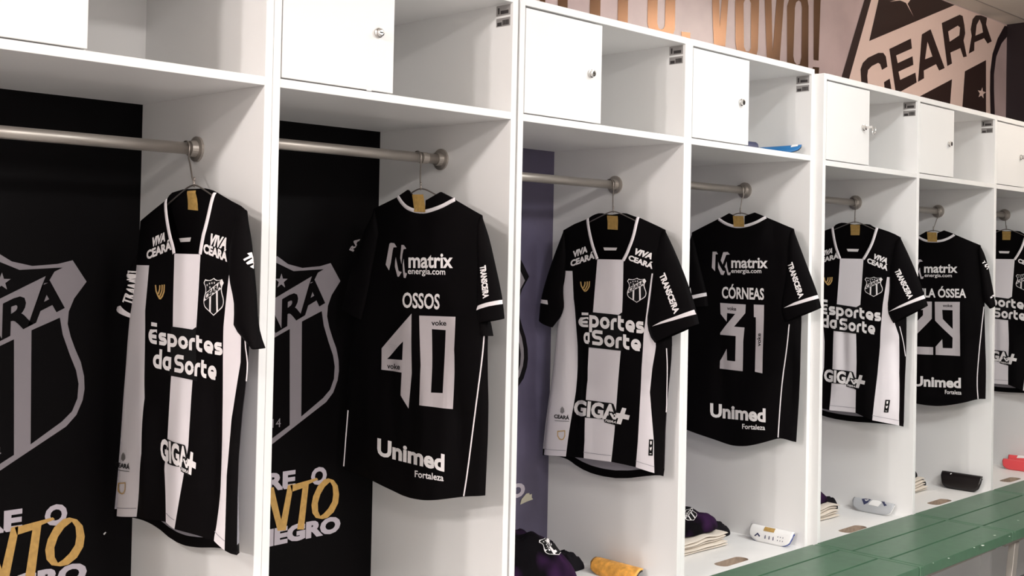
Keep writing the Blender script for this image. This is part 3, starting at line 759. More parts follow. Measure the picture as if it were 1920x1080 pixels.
F1 = dict(dx=.07, T=.020, zk=(352, 476), nk=4, trim=.013, white=(300, 497),
 b=[[(263, 415), (258, 507), (250, 570), (245, 600), (237, 683), (232, 736), (226, 856), (220, 967)],
    [(285, 396), (280, 493), (272, 583), (271, 690), (271, 736), (265, 849), (256, 969)],
    [(312, 375), (315, 423), (325, 463), (327, 476), (324, 610), (321, 705), (314, 821), (308, 877), (311, 979)],
    [(404, 361), (390, 413), (379, 457), (376, 476), (368, 613), (361, 712), (353, 838), (343, 898), (327, 992)],
    [(432, 376), (430, 510), (419, 613), (418, 680), (417, 786), (413, 926), (401, 1014)],
    [(452, 386), (445, 577), (452, 630), (451, 680), (434, 786), (425, 891), (421, 1032)],
    [(464, 396), (472, 480), (470, 560), (467, 640), (461, 715), (452, 786), (446, 891), (444, 1041)]],
 top=[(263, 413), (285, 394), (312, 374), (404, 360), (432, 375), (464, 395)],
 folds=[(-.006, .24, .035, 1.15, .78, .05), (.010, .30, .03, 1.1, .80, 0), (-.008, .05, .03, 1.2, .85, .05)],
 hem_back=[(222, 969), (256, 971), (290, 985), (325, 1015), (358, 1027), (418, 1027), (444, 1041)],
 neck_back=[(310, 377), (320, 362), (343, 355), (387, 353), (403, 358)],
 sleeves=[('R', [(462, 394), (475, 480), (481, 560), (484, 617), (493, 652)], [(447, 392), (432, 470), (430, 520), (444, 577), (437, 613), (455, 632), (479, 655)], .014),
          ('L', [(258, 490), (246, 515), (233, 543), (223, 580)], [(263, 470), (260, 510), (258, 540), (247, 598)], .004)],
 sprints={'R': [('sleeve_lettering', [(0, 0, txt('TR', (456, 483), (469, 503), (463, 473), .05, .15))], ['ink'])],
          'L': [('sleeve_lettering', [(0, 0, txt('TRANSC', (240, 573), (260, 514), (231, 566), .05))], ['ink']), ('cuff_stripe', [(0, 0, poly2d([(223, 577), (227, 573), (247, 592), (245, 598), (230, 590)]))], ['trim'])]},
 gold=[(353, 358), (369, 357), (373, 395), (354, 393)], bar=[(337, 447), (360, 445), (358, 453), (340, 454)],
 pipe=[(460, 630), (461, 690), (458, 715)], hook=(374, 300), neck=(364, 345),
 hlabel='thin wire hanger in the nearest locker, above the largest striped jersey',
 prints=[('sponsor_lettering', viva([(287, 462), (311, 451), (287, 447)], [(277, 486), (323, 467), (275, 472)], [(394, 458), (425, 467), (397, 439)], [(383, 473), (427, 490), (383, 457)]), ['ink']),
         ('emblem', emblem_items(301, 547, 18, 27), ['goldink']), ('crest_patch', crest_items((383, 592), (421, 592), (383, 521)), ['ink', 'inkb']),
         ('chest_lettering', [(0, 1, poly2d([(322, 612), (362, 618), (369, 613), (371, 715), (360, 712), (319, 704)])), (1, 0, fit(wide_word('Esportes'), (280, 643), (419, 667), (280, 619))), (1, 0, fit(wide_word('da Sorte'), (288, 689), (407, 713), (289, 663)))], ['ink', 'inkb']),
         ('belly_lettering', giga_items([(303, 859.6), (354, 878), (302, 823)]), ['ink', 'inkb']),
         ('flank_print', left_tag(affine([(1039.5, 783.5), (1068, 787), (1045.5, 824)], [(217, 874), (244, 880), (222, 925)])), ['inkb', 'tag', 'goldink'])])

F3 = dict(dx=.07, T=.020, zk=(1145, 486.5), nk=4, trim=.0125, white=(1075, 505),
 b=[[(1056, 432), (1057, 480), (1057, 513), (1054, 546), (1056, 581), (1046, 600), (1040, 676), (1028, 773), (1020, 852)],
    [(1077, 420), (1073, 504), (1078.5, 587), (1083, 647), (1083, 690), (1079.6, 735.5), (1070, 791), (1061, 856)],
    [(1102, 410), (1107, 445), (1115, 472), (1120, 486), (1112, 584), (1104, 651), (1102, 690), (1096, 828), (1094.5, 859)],
    [(1197, 407), (1188, 445), (1177, 473), (1169, 488), (1166.5, 584), (1164, 657), (1161, 690), (1152, 810), (1146, 866)],
    [(1221, 418), (1222.5, 508), (1212, 587), (1207, 626), (1203, 690), (1196, 828), (1192, 876)],
    [(1236, 425), (1226, 508), (1219, 580), (1230, 647), (1223, 690), (1218.5, 735), (1226, 828), (1227, 887)],
    [(1248, 431), (1256, 500), (1258, 580), (1260, 638), (1258.5, 680), (1248, 776), (1244, 893)]],
 top=[(1056, 431), (1077, 419), (1102, 409), (1197, 406), (1221, 417), (1248, 430)],
 folds=[(-.010, .36, .03, 1.3, .85, .06), (.007, .30, .03, 1.05, .8, 0), (-.008, .02, .025, 1.2, .85, .05)],
 hem_back=[(1021, 853), (1061, 858), (1085, 877), (1117, 891), (1165, 898.5), (1224, 891), (1244, 893)],
 neck_back=[(1101, 411), (1112, 403), (1125, 399), (1145, 403), (1172, 399), (1196, 408)],
 sleeves=[('R', [(1246, 430), (1265, 469), (1289, 528), (1304, 575), (1311, 607)], [(1238, 445), (1225, 505), (1219, 560), (1212, 605), (1219, 632), (1228, 643)], .018),
          ('L', [(1057, 432), (1037, 484), (1022, 530), (1013, 565), (1011, 600)], [(1062, 480), (1060, 520), (1055, 543), (1059, 584), (1036, 614)], .010)],
 sprints={'R': [('sleeve_lettering', [(0, 0, txt('TRANSCE/RA', (1237, 516), (1265, 589), (1246.5, 511), .045))], ['ink']), ('cuff_stripe', [(0, 0, poly2d([(1223, 612), (1240, 603), (1262, 595), (1302.5, 580.5), (1306, 589), (1262, 601), (1240, 607)]))], ['trim'])],
          'L': [('cuff_stripe', [(0, 0, poly2d([(1015, 561), (1027, 563), (1028, 571), (1014, 568)]))], ['trim'])]},
 gold=[(1139, 404), (1159, 405), (1159, 431), (1140, 430)], bar=[(1132, 464), (1158, 464.5), (1156, 469.5), (1134, 469.5)],
 pipe=[(1250, 653), (1252, 690), (1249, 773)], hook=(1163, 362), neck=(1150, 395),
 hlabel='thin wire hanger above the striped jersey in the locker with orange shin guard',
 prints=[('sponsor_lettering', viva([(1077, 482), (1102, 472), (1075, 472)], [(1071, 499.5), (1115.5, 484), (1069.6, 489.6)], [(1189.6, 476), (1222, 486), (1192.6, 466)], [(1178.7, 487), (1223.7, 504), (1180, 478)]), ['ink']),
         ('emblem', emblem_items(1097.5, 537, 18, 19), ['goldink']), ('crest_patch', crest_items((1176.5, 567.5), (1212.5, 567.5), (1176.5, 521)), ['ink', 'inkb']),
         ('chest_lettering', [(0, 1, poly2d([(1108, 585), (1160, 590.5), (1168, 585), (1168, 658), (1103, 651)])), (1, 0, fit(wide_word('E'), (1085.3, 612.8), (1104, 613.5), (1085.3, 596.5))), (1, 0, fit(wide_word('portes'), (1105.5, 613), (1208.5, 626), (1105.8, 590.5))),
                              (1, 0, fit(wide_word('a'), (1095, 644), (1106.4, 645), (1095, 622.5))), (1, 0, fit(wide_word('Sorte'), (1110.3, 646), (1202.3, 659), (1110.6, 624)))], ['ink', 'inkb']),
         ('belly_lettering', giga_items(REF_G), ['ink', 'inkb']), ('flank_print', left_tag(lambda p: tuple(p)), ['inkb', 'tag', 'goldink']),
         ('hem_tag', hemtag((1216.3, 854), (1224.5, 854.5), (1217.5, 823.7), (1225.5, 824)), ['ink', 'inkb'])])

F5 = dict(dx=.07, T=.018, zk=(1598, 485), nk=4, trim=.0125, white=(1600, 516),
 b=[[(1519, 442), (1520, 500), (1518, 560), (1512, 600), (1506, 680), (1497, 730), (1489, 757)],
    [(1539, 435), (1538, 500), (1541, 580), (1546, 640), (1545, 690), (1535, 740), (1526, 762)],
    [(1561, 427), (1566, 459), (1571, 474), (1575, 485), (1569, 570), (1563, 621), (1561, 685), (1555, 769)],
    [(1645, 427), (1635.5, 457), (1626, 475), (1619, 486), (1613, 572.5), (1605, 625), (1606, 680), (1604, 774)],
    [(1666, 434), (1664, 515), (1655, 572), (1651, 621), (1650, 650), (1645, 704), (1635.5, 788)],
    [(1678, 439), (1671, 520), (1664, 572), (1676, 601), (1686, 630), (1686, 700), (1686, 798)],
    [(1689, 445), (1696, 500), (1700, 589), (1699, 668), (1696, 720), (1694, 800)]],
 top=[(1519, 441), (1539, 434), (1561, 426), (1645, 426), (1666, 433), (1689, 444)],
 folds=[(-.006, .30, .03, 1.2, .85, .04), (-.008, .22, .02, 1.25, .95, 0), (.006, .12, .03, 1.1, .8, .03), (-.008, -.0, .018, 1.15, .85, .05)],
 hem_back=[(1490, 758), (1532, 776), (1560, 785), (1600, 791), (1640, 793), (1694, 800)],
 neck_back=[(1560, 429), (1568, 420), (1580, 417), (1600, 421), (1630, 420), (1644, 429)],
 sleeves=[('R', [(1688, 445), (1703, 476), (1720, 515), (1734, 554), (1740, 573)], [(1678, 455), (1668, 508), (1668, 548), (1663, 585), (1675, 606)], .018),
          ('L', [(1520, 442), (1504, 485), (1490, 525), (1482, 552), (1480, 575)], [(1525, 480), (1522, 515), (1519, 535), (1520, 565), (1502, 590)], .010)],
 sprints={'R': [('sleeve_lettering', [(0, 0, txt('TRANSCE/RA', (1677.6, 507.6), (1704, 561), (1686.5, 504), .045))], ['ink']), ('cuff_stripe', [(0, 0, poly2d([(1667, 584.5), (1685, 574), (1733, 553), (1735.5, 559.5), (1690, 576)]))], ['trim'])],
          'L': [('cuff_stripe', [(0, 0, poly2d([(1482, 552), (1500, 553), (1499, 558), (1481, 557)]))], ['trim'])]},
 gold=[(1595, 421), (1613, 422), (1612, 441), (1595.5, 441)], bar=[(1588, 466.5), (1611, 467), (1609, 472), (1590, 471.5)],
 pipe=[(1687, 612), (1694, 640), (1698, 668)], hook=(1610, 392), neck=(1603, 415),
 hlabel='thin wire hanger in the locker that has a key in its door',
 prints=[('sponsor_lettering', viva([(1540, 481), (1561, 474), (1541, 472)], [(1532, 495), (1573, 483.5), (1531, 487)], [(1638, 484.7), (1663, 494), (1640, 476)], [(1626, 492), (1664, 507.5), (1627, 483.5)]), ['ink']),
         ('emblem', emblem_items(1553, 527, 16, 15), ['goldink']), ('crest_patch', crest_items((1621.5, 556.5), (1655.5, 556.5), (1621.5, 519)), ['ink', 'inkb']),
         ('chest_lettering', [(0, 1, poly2d([(1567, 570), (1606, 576), (1614, 571), (1612, 626), (1604, 625.5), (1562, 620)])), (1, 0, fit(wide_word('Esportes'), (1539, 588), (1652.5, 603), (1539, 571.5))), (1, 0, fit(wide_word('da Sorte'), (1540.5, 613), (1641, 627.5), (1541, 596)))], ['ink', 'inkb']),
         ('belly_lettering', giga_items([(1545, 713.5), (1604, 721), (1546, 693)]), ['ink', 'inkb']), ('flank_print', left_tag(affine([(1039.5, 783.5), (1068, 787), (1045.5, 824)], [(1506, 700), (1531, 703), (1511, 734)])), ['inkb', 'tag', 'goldink']),
         ('hem_tag', hemtag((1657.5, 773), (1666, 773.5), (1660.5, 749.5), (1669.5, 750)), ['ink', 'inkb'])])

def back_jersey(i, label, group, d):
    L, R_ = UNITS[i][0], UNITS[i][1]
    J = Jersey(R_, d['dx'], d['T'], d['b'][0], d['b'][-1], d['top'], d['folds'])
    t, RR = jersey(J, label, 'jersey', group, d['b'], d['zk'], [0]*(len(d['b'])-1), d['hem_back'], d['neck_back'], None, False, d['hem'])
    ribbon(J, [J.pix(*p) for p in d['trimline']], d['trim'], J.h, .0006).build('collar_trim', 'trim', t, smooth=True, recalc=False)
    for P in d['collar']:
        col = MB(); q = [J.flat(*p) for p in P]; col.prism(q, [], lambda y, z, k: (J.x-.004+.006*k+.1*max(0, z-J.flat(*d['trimline'][0])[1]), y, z))
        col.build('collar_stand', 'blk', t)
    for key, o_, i_, off in d['sleeves']:
        so = sleeve(J, t, key, o_, i_, off, d.get('st', .016))
        for nm, it, mt in d['sprints'].get(key, []): prt(J, t, nm, it, mt, key, .012, so)
    b = MB(); q = [J.pix(*p) for p in d['gold']]
    decal(b, *poly2d(q), lambda y, z, o: (J.x-max(J.h(y, z), .004)-o, y, z), .006, 0, .012); b.build('neck_label', 'gold', t, recalc=False)
    for nm, it, mt in d['prints']:
        for n2, part in (((('sponsor_emblem'), it[:4]), (nm, it[4:])) if nm == 'sponsor_lettering' else ((nm, it),)): prt(J, t, n2, part, mt)
    for P in d['pipe']: ribbon(J, [J.pix(*p) for p in P], .0045, J.h, .0008, .0014).build('side_piping', 'trim', t, smooth=True, recalc=False)
    hanger(J, i, d['hook'], d['neck'], d['b'][0][0], d['b'][-1][0], d['hlabel'])
    return J, t
ICON2 = [_z5(L, 12.7, 715, 445) for L in ([(205, 150), (240, 130), (320, 140), (380, 235), (300, 240), (285, 300), (240, 600), (195, 790), (115, 650), (170, 350)], [(355, 470), (420, 790), (440, 810), (500, 825), (430, 940), (395, 935), (335, 700), (340, 560)],
         [(490, 180), (550, 185), (605, 270), (540, 285), (515, 400), (490, 640), (460, 490), (480, 300)], [(545, 510), (560, 700), (575, 840), (625, 860), (590, 970), (545, 960), (525, 800), (520, 640)])]
ICON4 = [_z5(L, 10.8, 1325, 465) for L in ([(125, 75), (205, 75), (235, 125), (185, 130), (175, 470), (110, 400)], [(238, 275), (260, 340), (330, 460), (378, 470), (345, 548), (295, 540), (235, 400)],
         [(340, 85), (430, 80), (475, 130), (400, 140), (330, 335), (290, 250)], [(410, 275), (420, 380), (450, 500), (495, 490), (480, 550), (430, 550), (395, 420), (370, 380)])]
B2 = dict(hem=[(643, 876), (693, 898), (730, 917), (759, 932), (790, 938), (815, 938), (840, 935), (870, 931), (910, 929)], dx=.125, T=.024, zk=(790, 560), trim=.011,
 b=[[(700, 392), (690, 450), (668, 560), (655, 690), (648, 790), (643, 876)], [(747, 369), (738, 560), (722, 750), (705, 905)], [(790, 398), (785, 560), (775, 750), (765, 934)], [(853, 374), (848, 560), (838, 750), (825, 937)], [(905, 404), (912, 480), (915, 600), (913, 680), (916, 791), (910, 929)]],
 top=[(700, 391), (747, 368), (790, 397), (853, 373), (905, 403)],
 folds=[(-.007, .28, .03, 1.2, .85, .03), (.006, .15, .03, 1.15, .83, .04), (-.006, .03, .025, 1.2, .86, .03), (.005, .38, .03, 1.3, .9, 0)],
 hem_back=[(645, 872), (700, 890), (765, 915), (830, 918), (908, 920)], neck_back=[(747, 372), (790, 405), (853, 377)],
 trimline=[(747, 369), (755, 382), (765, 391), (783, 397), (801, 397), (827, 388), (842, 380), (854, 374)],
 collar=[[(747, 369), (765, 356), (779, 371), (783, 397), (765, 392), (754, 381)], [(800, 376), (827, 360), (853, 373), (840, 382), (826, 390), (799, 398)]],
 sleeves=[('R', [(903, 402), (917, 447), (933, 513), (943, 563), (946, 597)], [(896, 425), (897, 500), (894, 560), (893, 590), (898, 606)], .018), ('U', [(906, 560), (918, 600), (924, 630)], [(896, 560), (900, 600), (902, 628)], .004),
          ('L', [(702, 394), (680, 440), (655, 520), (643, 575)], [(710, 440), (700, 500), (690, 560), (680, 600)], .016)],
 sprints={'R': [('sleeve_lettering', [(0, 0, txt('TRANSCE/RA', (901, 499), (907, 560), (911, 497), .05))], ['ink']), ('cuff_stripe', [(0, 0, poly2d([(894, 582), (897, 573), (915, 567), (942, 562), (943.5, 570), (918, 574)]))], ['trim'])],
          'L': [('sleeve_lettering', [(0, 0, txt('RA', (663, 472), (676, 448), (656, 469), .05))], ['num'])]},
 gold=[(778, 365), (799, 365), (800, 398), (779, 397)], pipe=[[(908, 630), (904, 680), (889, 791), (872, 917), (870, 930)], [(653, 769), (645, 874)]],
 hook=(782, 306), neck=(789, 352), hlabel='thin wire hanger above the black jersey numbered 40',
 prints=[('sponsor_lettering', [(0, 1, poly2d(L)) for L in ICON2] + [(0, 0, txt('matrix', (766.7, 501.5), (850, 501.7), (766.7, 481.7), .026, 0, True)), (0, 0, txt('energia.com', (765.7, 513.5), (835.7, 515), (765.7, 505.3), .014, 0, True))], ['ink', 'num']),
         ('name_lettering', [(0, 0, txt('OSSOS', (755, 576), (825, 579.3), (755.7, 549), .024))], ['ink']),
         ('back_number', [(0, 0, poly2d([(772.5, 588), (773, 700), (767, 766), (752, 741), (754, 698.5), (716, 693), (716.5, 653)], [[(756.7, 640), (755, 675), (726.7, 673)]])), (0, 0, poly2d([(787, 591.7), (855, 594), (853, 700), (850, 767), (787, 759.6)], [[(810.7, 617), (836.7, 619), (833, 700), (831, 737), (809, 736)]])),
                          (1, 1, txt('voke', (810, 610), (838, 610.5), (810, 603), .02, 0, True)), (1, 1, txt('voke', (727, 690.7), (751, 692.7), (727, 683.5), .02, 0, True))], ['num', 'inkb']),
         ('waist_lettering', [(0, 0, txt('Unimed', (708, 852), (834, 883), (708.5, 822.6), .038)), (0, 0, txt('Fortaleza', (778.5, 894), (832.6, 902), (778.5, 882), .018))], ['ink'])])
B4 = dict(hem=[(1281, 803), (1288, 806), (1331, 821), (1368, 835), (1390, 837), (1408, 835.5), (1435, 829), (1461, 821), (1475, 824), (1493, 829)], dx=.07, T=.020, zk=(1390, 560), trim=.011,
 b=[[(1297, 436), (1294, 500), (1291, 600), (1287, 700), (1284, 760), (1281, 803)], [(1348, 410), (1345, 560), (1338, 700), (1330, 822)], [(1388, 425), (1385, 560), (1380, 700), (1375, 836)], [(1436, 407), (1432, 560), (1426, 700), (1420, 833)], [(1489, 429), (1500, 500), (1503, 595), (1501, 640), (1500, 721), (1493, 829)]],
 top=[(1297, 435), (1348, 409), (1388, 424), (1436, 406), (1489, 428)],
 folds=[(-.006, .3, .03, 1.2, .85, .03), (.006, .05, .03, 1.75, 1.3, .03), (-.006, .02, .025, 1.2, .86, .03), (-.006, .1, .02, 1.72, 1.5, 0)],
 hem_back=[(1283, 800), (1330, 812), (1375, 822), (1430, 822), (1491, 822)], neck_back=[(1348, 413), (1388, 430), (1436, 410)],
 trimline=[(1348, 411), (1361, 420), (1379, 425.5), (1397, 424.5), (1418, 417.5), (1437, 407)],
 collar=[[(1348, 411), (1367, 400), (1378, 405), (1378, 426), (1362, 420)], [(1397, 405), (1415, 398.5), (1436, 407), (1418, 418), (1397, 425)]],
 sleeves=[('R', [(1487, 428), (1508, 484), (1524, 526), (1535, 556), (1540, 577)], [(1480, 445), (1475, 510), (1467, 560), (1464, 582), (1471, 604)], .018), ('L', [(1297, 440), (1280, 490), (1268, 540), (1264, 580)], [(1306, 470), (1318, 520), (1326, 552), (1328, 574)], .018)],
 sprints={'R': [('sleeve_lettering', [(0, 0, txt('TRANSCE/RA', (1477, 495), (1499, 560), (1485.6, 491), .045))], ['ink']), ('cuff_stripe', [(0, 0, poly2d([(1470, 577.5), (1490, 567), (1533.5, 553), (1536, 559.5), (1495, 571)]))], ['trim'])],
          'L': [('cuff_stripe', [(0, 0, poly2d([(1270, 556), (1292, 555), (1325, 548.5), (1326, 555), (1293, 562), (1269, 563)]))], ['trim']), ('sleeve_lettering', [(0, 0, txt('RA', (1290, 551), (1297, 551), (1290, 540), .04))], ['ink'])]},
 gold=[(1377, 405), (1397, 405), (1397, 425.5), (1377, 425)], pipe=[[(1480, 608), (1475, 655), (1465.5, 721), (1459, 820)]],
 hook=(1386, 372), neck=(1388, 398), hlabel='thin wire hanger above the black jersey numbered 31',
 prints=[('sponsor_lettering', [(0, 1, poly2d(L)) for L in ICON4] + [(0, 0, txt('matrix', (1371.6, 501.8), (1440, 502.3), (1371.6, 487.5), .026, 0, True)), (0, 0, txt('energia.com', (1371.6, 511.6), (1428, 512), (1371.6, 505.7), .014, 0, True))], ['ink', 'num']),
         ('name_lettering', [(0, 0, txt('CÓRNEAS', (1354, 558.6), (1433, 561.6), (1354, 538.4), .028))], ['ink']),
         ('back_number', [(0, 0, poly2d([(1350.8, 567.9), (1398.8, 571), (1398, 587), (1376.8, 612.4), (1396.5, 614), (1394, 640), (1393, 696), (1350, 691), (1350.6, 676.7), (1363, 654), (1363.7, 675.8), (1379, 677.5), (1380, 630), (1350.8, 627.5), (1351, 624), (1379, 588.6), (1363.8, 587), (1363, 603), (1351.6, 588.6)])),
                          (0, 0, poly2d([(1413.8, 571), (1433, 571.8), (1430.7, 660), (1430, 700), (1416, 697), (1417.7, 595), (1414, 594.5)])), (1, 1, txt('voke', (1363.8, 581), (1381, 582.6), (1363.8, 576), .02, 0, True)), (1, 1, txt('voke', (1426.8, 649.5), (1427, 625), (1421.8, 649.5), .02, 0, True))], ['num', 'inkb']),
         ('waist_lettering', [(0, 0, txt('Unimed', (1332, 780.5), (1436, 790.7), (1332, 757), .038)), (0, 0, txt('Fortaleza', (1392, 803.7), (1435, 806.3), (1392, 794.8), .018))], ['ink'])])
g46 = affine([(1371.6, 501.8), (1440, 502.3), (1371.6, 487.5)], [(1733, 511), (1795.6, 511), (1733, 499)])
B6 = dict(hem=[(1660, 740), (1712, 756), (1748, 761.5), (1773, 761), (1809, 755), (1833, 748), (1848, 748)], dx=.08, T=.018, zk=(1750, 560), trim=.011,
 b=[[(1672, 462), (1668, 520), (1665, 600), (1662, 680), (1660, 740)], [(1721, 444), (1718, 560), (1714, 650), (1710, 756)], [(1749, 453), (1748, 560), (1748, 650), (1748, 762)], [(1790, 439.5), (1790, 560), (1790, 650), (1790, 759)], [(1839, 460), (1846, 520), (1846, 572), (1847, 640), (1849, 692), (1848, 748)]],
 top=[(1672, 461), (1721, 443), (1749, 452), (1790, 438.5), (1839, 459)],
 folds=[(-.005, .2, .03, 1.2, .85, .03), (.005, .05, .03, 1.3, .9, .03)],
 hem_back=[(1662, 738), (1710, 750), (1748, 755), (1800, 752), (1847, 742)], neck_back=[(1721, 447), (1749, 457), (1790, 442)],
 trimline=[(1721, 444), (1734, 451.5), (1749, 453), (1765.5, 452), (1779, 447), (1790, 440)],
 collar=[[(1720, 444), (1737, 434), (1741, 437), (1741, 453), (1733, 451)], [(1758, 437), (1770, 432), (1790, 439), (1778, 447), (1757, 453)]],
 sleeves=[('R', [(1837, 459), (1846, 475), (1854.5, 505), (1864, 553), (1866.5, 573)], [(1834, 475), (1838, 510), (1841, 545), (1842, 563), (1856, 579)], .014), ('L', [(1672, 462), (1658, 500), (1650, 540), (1646, 570)], [(1682, 490), (1690, 540), (1692, 570), (1690, 590)], .014)],
 sprints={'R': [('sleeve_lettering', [(0, 0, txt('TRA', (1841, 491), (1851.5, 505.5), (1846, 488), .05))], ['ink']), ('cuff_stripe', [(0, 0, poly2d([(1857, 557), (1863.5, 552), (1864.5, 555), (1858, 560)]))], ['trim'])]},
 gold=[(1740, 435.5), (1758, 436), (1758, 453.5), (1740.5, 453)], pipe=[[(1845, 575), (1840, 620), (1833, 692), (1832, 723.5), (1834, 748)]],
 hook=(1755, 408), neck=(1750, 431), hlabel='thin wire hanger above the black jersey numbered 29',
 prints=[('sponsor_lettering', [(0, 1, mapped(poly2d(L), g46)) for L in ICON4] + [(0, 0, txt('matrix', (1733, 511), (1795.6, 511), (1733, 499.3), .026, 0, True)), (0, 0, txt('energia.com', (1733.7, 519), (1785, 519.6), (1733.7, 514.5), .014, 0, True))], ['ink', 'num']),
         ('name_lettering', [(0, 0, txt('MEDULA ÓSSEA', (1684, 556.6), (1811.8, 557.8), (1684, 541), .03))], ['ink']),
         ('back_number', [(0, 0, poly2d([(1696, 565.5), (1747.5, 565.5), (1747.5, 597.5), (1714, 632), (1714, 649.5), (1750, 651), (1750, 665.3), (1696, 663), (1696, 627), (1731, 591), (1731, 581), (1712, 581), (1712, 592), (1696, 604)])),
                          (0, 0, poly2d([(1753, 565.8), (1800, 566), (1800, 620.7), (1800.4, 667.6), (1754.6, 665.2), (1754.6, 650), (1767, 636), (1768, 652.5), (1786, 653), (1786.5, 633), (1753.5, 601)], [[(1767, 581), (1786.4, 581.7), (1786.7, 617), (1768, 598)]])), (1, 1, txt('voke', (1768, 575.4), (1786, 575.6), (1768, 571.5), .02, 0, True))], ['num', 'inkb']),
         ('waist_lettering', [(0, 0, txt('Unimed', (1712, 723), (1802, 727), (1712, 705.4), .038)), (0, 0, txt('Fortaleza', (1772, 738.4), (1803, 739.8), (1772, 731), .018))], ['ink'])])
FG, BG = 'striped jerseys seen from the front', 'black jerseys seen from the back'
front_jersey(0, 'largest black and white striped jersey, hanging in the nearest locker', FG, F1)
back_jersey(1, 'black jersey seen from behind with OSSOS and number 40', BG, B2)
front_jersey(2, 'striped jersey hanging between the black jerseys numbered 40 and 31', FG, F3)
back_jersey(3, 'black jersey seen from behind with CÓRNEAS and number 31', BG, B4)
front_jersey(4, 'striped jersey hanging between the black jerseys numbered 31 and 29', FG, F5)
back_jersey(5, 'black jersey seen from behind with ÓSSEA and number 29', BG, B6)
F7 = dict(F5); F7['src'] = UNITS[4][1]
_a, _b = at(1603, 446, 0, UNITS[4][1]-.07), at(1887, 454, 0, UNITS[6][1]-.07); F7['shift'] = (_b.y-_a.y, _b.z-_a.z)
F7['hook'] = None; F7['hlabel'] = 'thin wire hanger at the far right end, in the last locker'
front_jersey(6, 'striped jersey at the far right end, cut by the photo edge', FG, F7)

# ------------------------------------------------------------------ things on the seats
def towel(x0, x1, y0, y1, layers, seed, label):
    """folded cotton towel: rounded leaves with their folds towards the room"""
    rnd = random.Random(seed); mb = MB(); z = SEAT+.0008; th = .0105
    NX, NY = 22, 12
    ph = rnd.uniform(0, 6)
    for l in range(layers):
        ex0, ex1, ey0 = x0+rnd.uniform(-.006, .006), x1+rnd.uniform(-.012, .006), y0+rnd.uniform(-.008, .008)
        V = []
        for side in (0, 1):
            for a in range(NX+1):
                for c in range(NY+1):
                    u, v = .5-.5*math.cos(math.pi*a/NX), .5-.5*math.cos(math.pi*c/NY)
                    e = min(1, min(u, 1-u)*20, v*7, (1-v)*7); e = math.sqrt(max(0, 1-(1-e)**2))
                    wave = .0035*(l/layers)*math.sin(u*7+ph+l*.4)+.0025*(l/layers)*math.sin(u*15+ph*2)
                    x = ex0+(ex1-ex0)*u; y = ey0+(y1-ey0)*v+.004*math.sin(u*5+l)
                    V.append((x, y, max(SEAT+.0006, z+th/2+wave+(th*.5*e if side else -th*.5*e))))
        n = (NX+1)*(NY+1); W = NY+1; fs = []
        for a in range(NX):
            for c in range(NY):
                q = (a*W+c, a*W+c+1, (a+1)*W+c+1, (a+1)*W+c)
                fs += [q[::-1], tuple(i+n for i in q)]
        mb.add(V, fs); z += th*.96
    o = mb.build('folded_towel', 'cream', smooth=True); o.location = (0, 0, 0)
    return tag(o, label, 'towel', 'folded cream towels on the seats'), z
def crumple(name, mats, ctr, prof, label, cat, seed, base, wr=.012, group=None, facet=None):
    """a heap of cloth: prof(u, v) gives the height for u, v in -1..1 over the footprint ctr=(x, y, rx, ry); base(x, y) is what it lies on"""
    x, y, rx, ry = ctr; NU, NV = 44, 30; V = []; n = (NU+1)*(NV+1)
    for side in (1, 0):
        for a in range(NU+1):
            for c in range(NV+1):
                u, v = 2*a/NU-1, 2*c/NV-1
                k = 1/max(1, (abs(u)**3+abs(v)**3)**(1/3)); uu, vv = u*k, v*k
                wob = 1+.10*noise.noise(Vector((uu*2+seed, vv*2, 0)))
                px, py = x+rx*uu*wob, y+ry*vv*wob
                b = base(px, py)+.0012
                hh = max(0, prof(uu, vv)); ed = max(0, 1-(abs(uu)**3+abs(vv)**3))
                z = b+.004+hh*ed**.55 + wr*ed**.5*(noise.noise(Vector((uu*3.1+seed, vv*3.4, seed)))+.6*noise.noise(Vector((uu*7+seed, vv*6, 3))))
                V.append((px, py, max(b+.003, z) if side else b))
    W = NV+1; fs = []
    for a in range(NU):
        for c in range(NV):
            q = (a*W+c, a*W+c+1, (a+1)*W+c+1, (a+1)*W+c); fs += [q, tuple(i+n for i in q[::-1])]
    rim = [(a*W) for a in range(NU)] + [NU*W+c for c in range(NV)] + [a*W+NV for a in range(NU, 0, -1)] + [c for c in range(NV, 0, -1)]
    for i in range(len(rim)):
        p, q = rim[i], rim[(i+1) % len(rim)]; fs.append((p, p+n, q+n, q))
    mb = MB(); mb.add(V, fs); o = mb.build(name, mats, smooth=True); tag(o, label, cat, group)
    o['_'] = 0; del o['_']
    return o
def surf_of(o):
    from mathutils.bvhtree import BVHTree
    bm = bmesh.new(); bm.from_mesh(o.data); t = BVHTree.FromBMesh(bm); bm.free(); return t
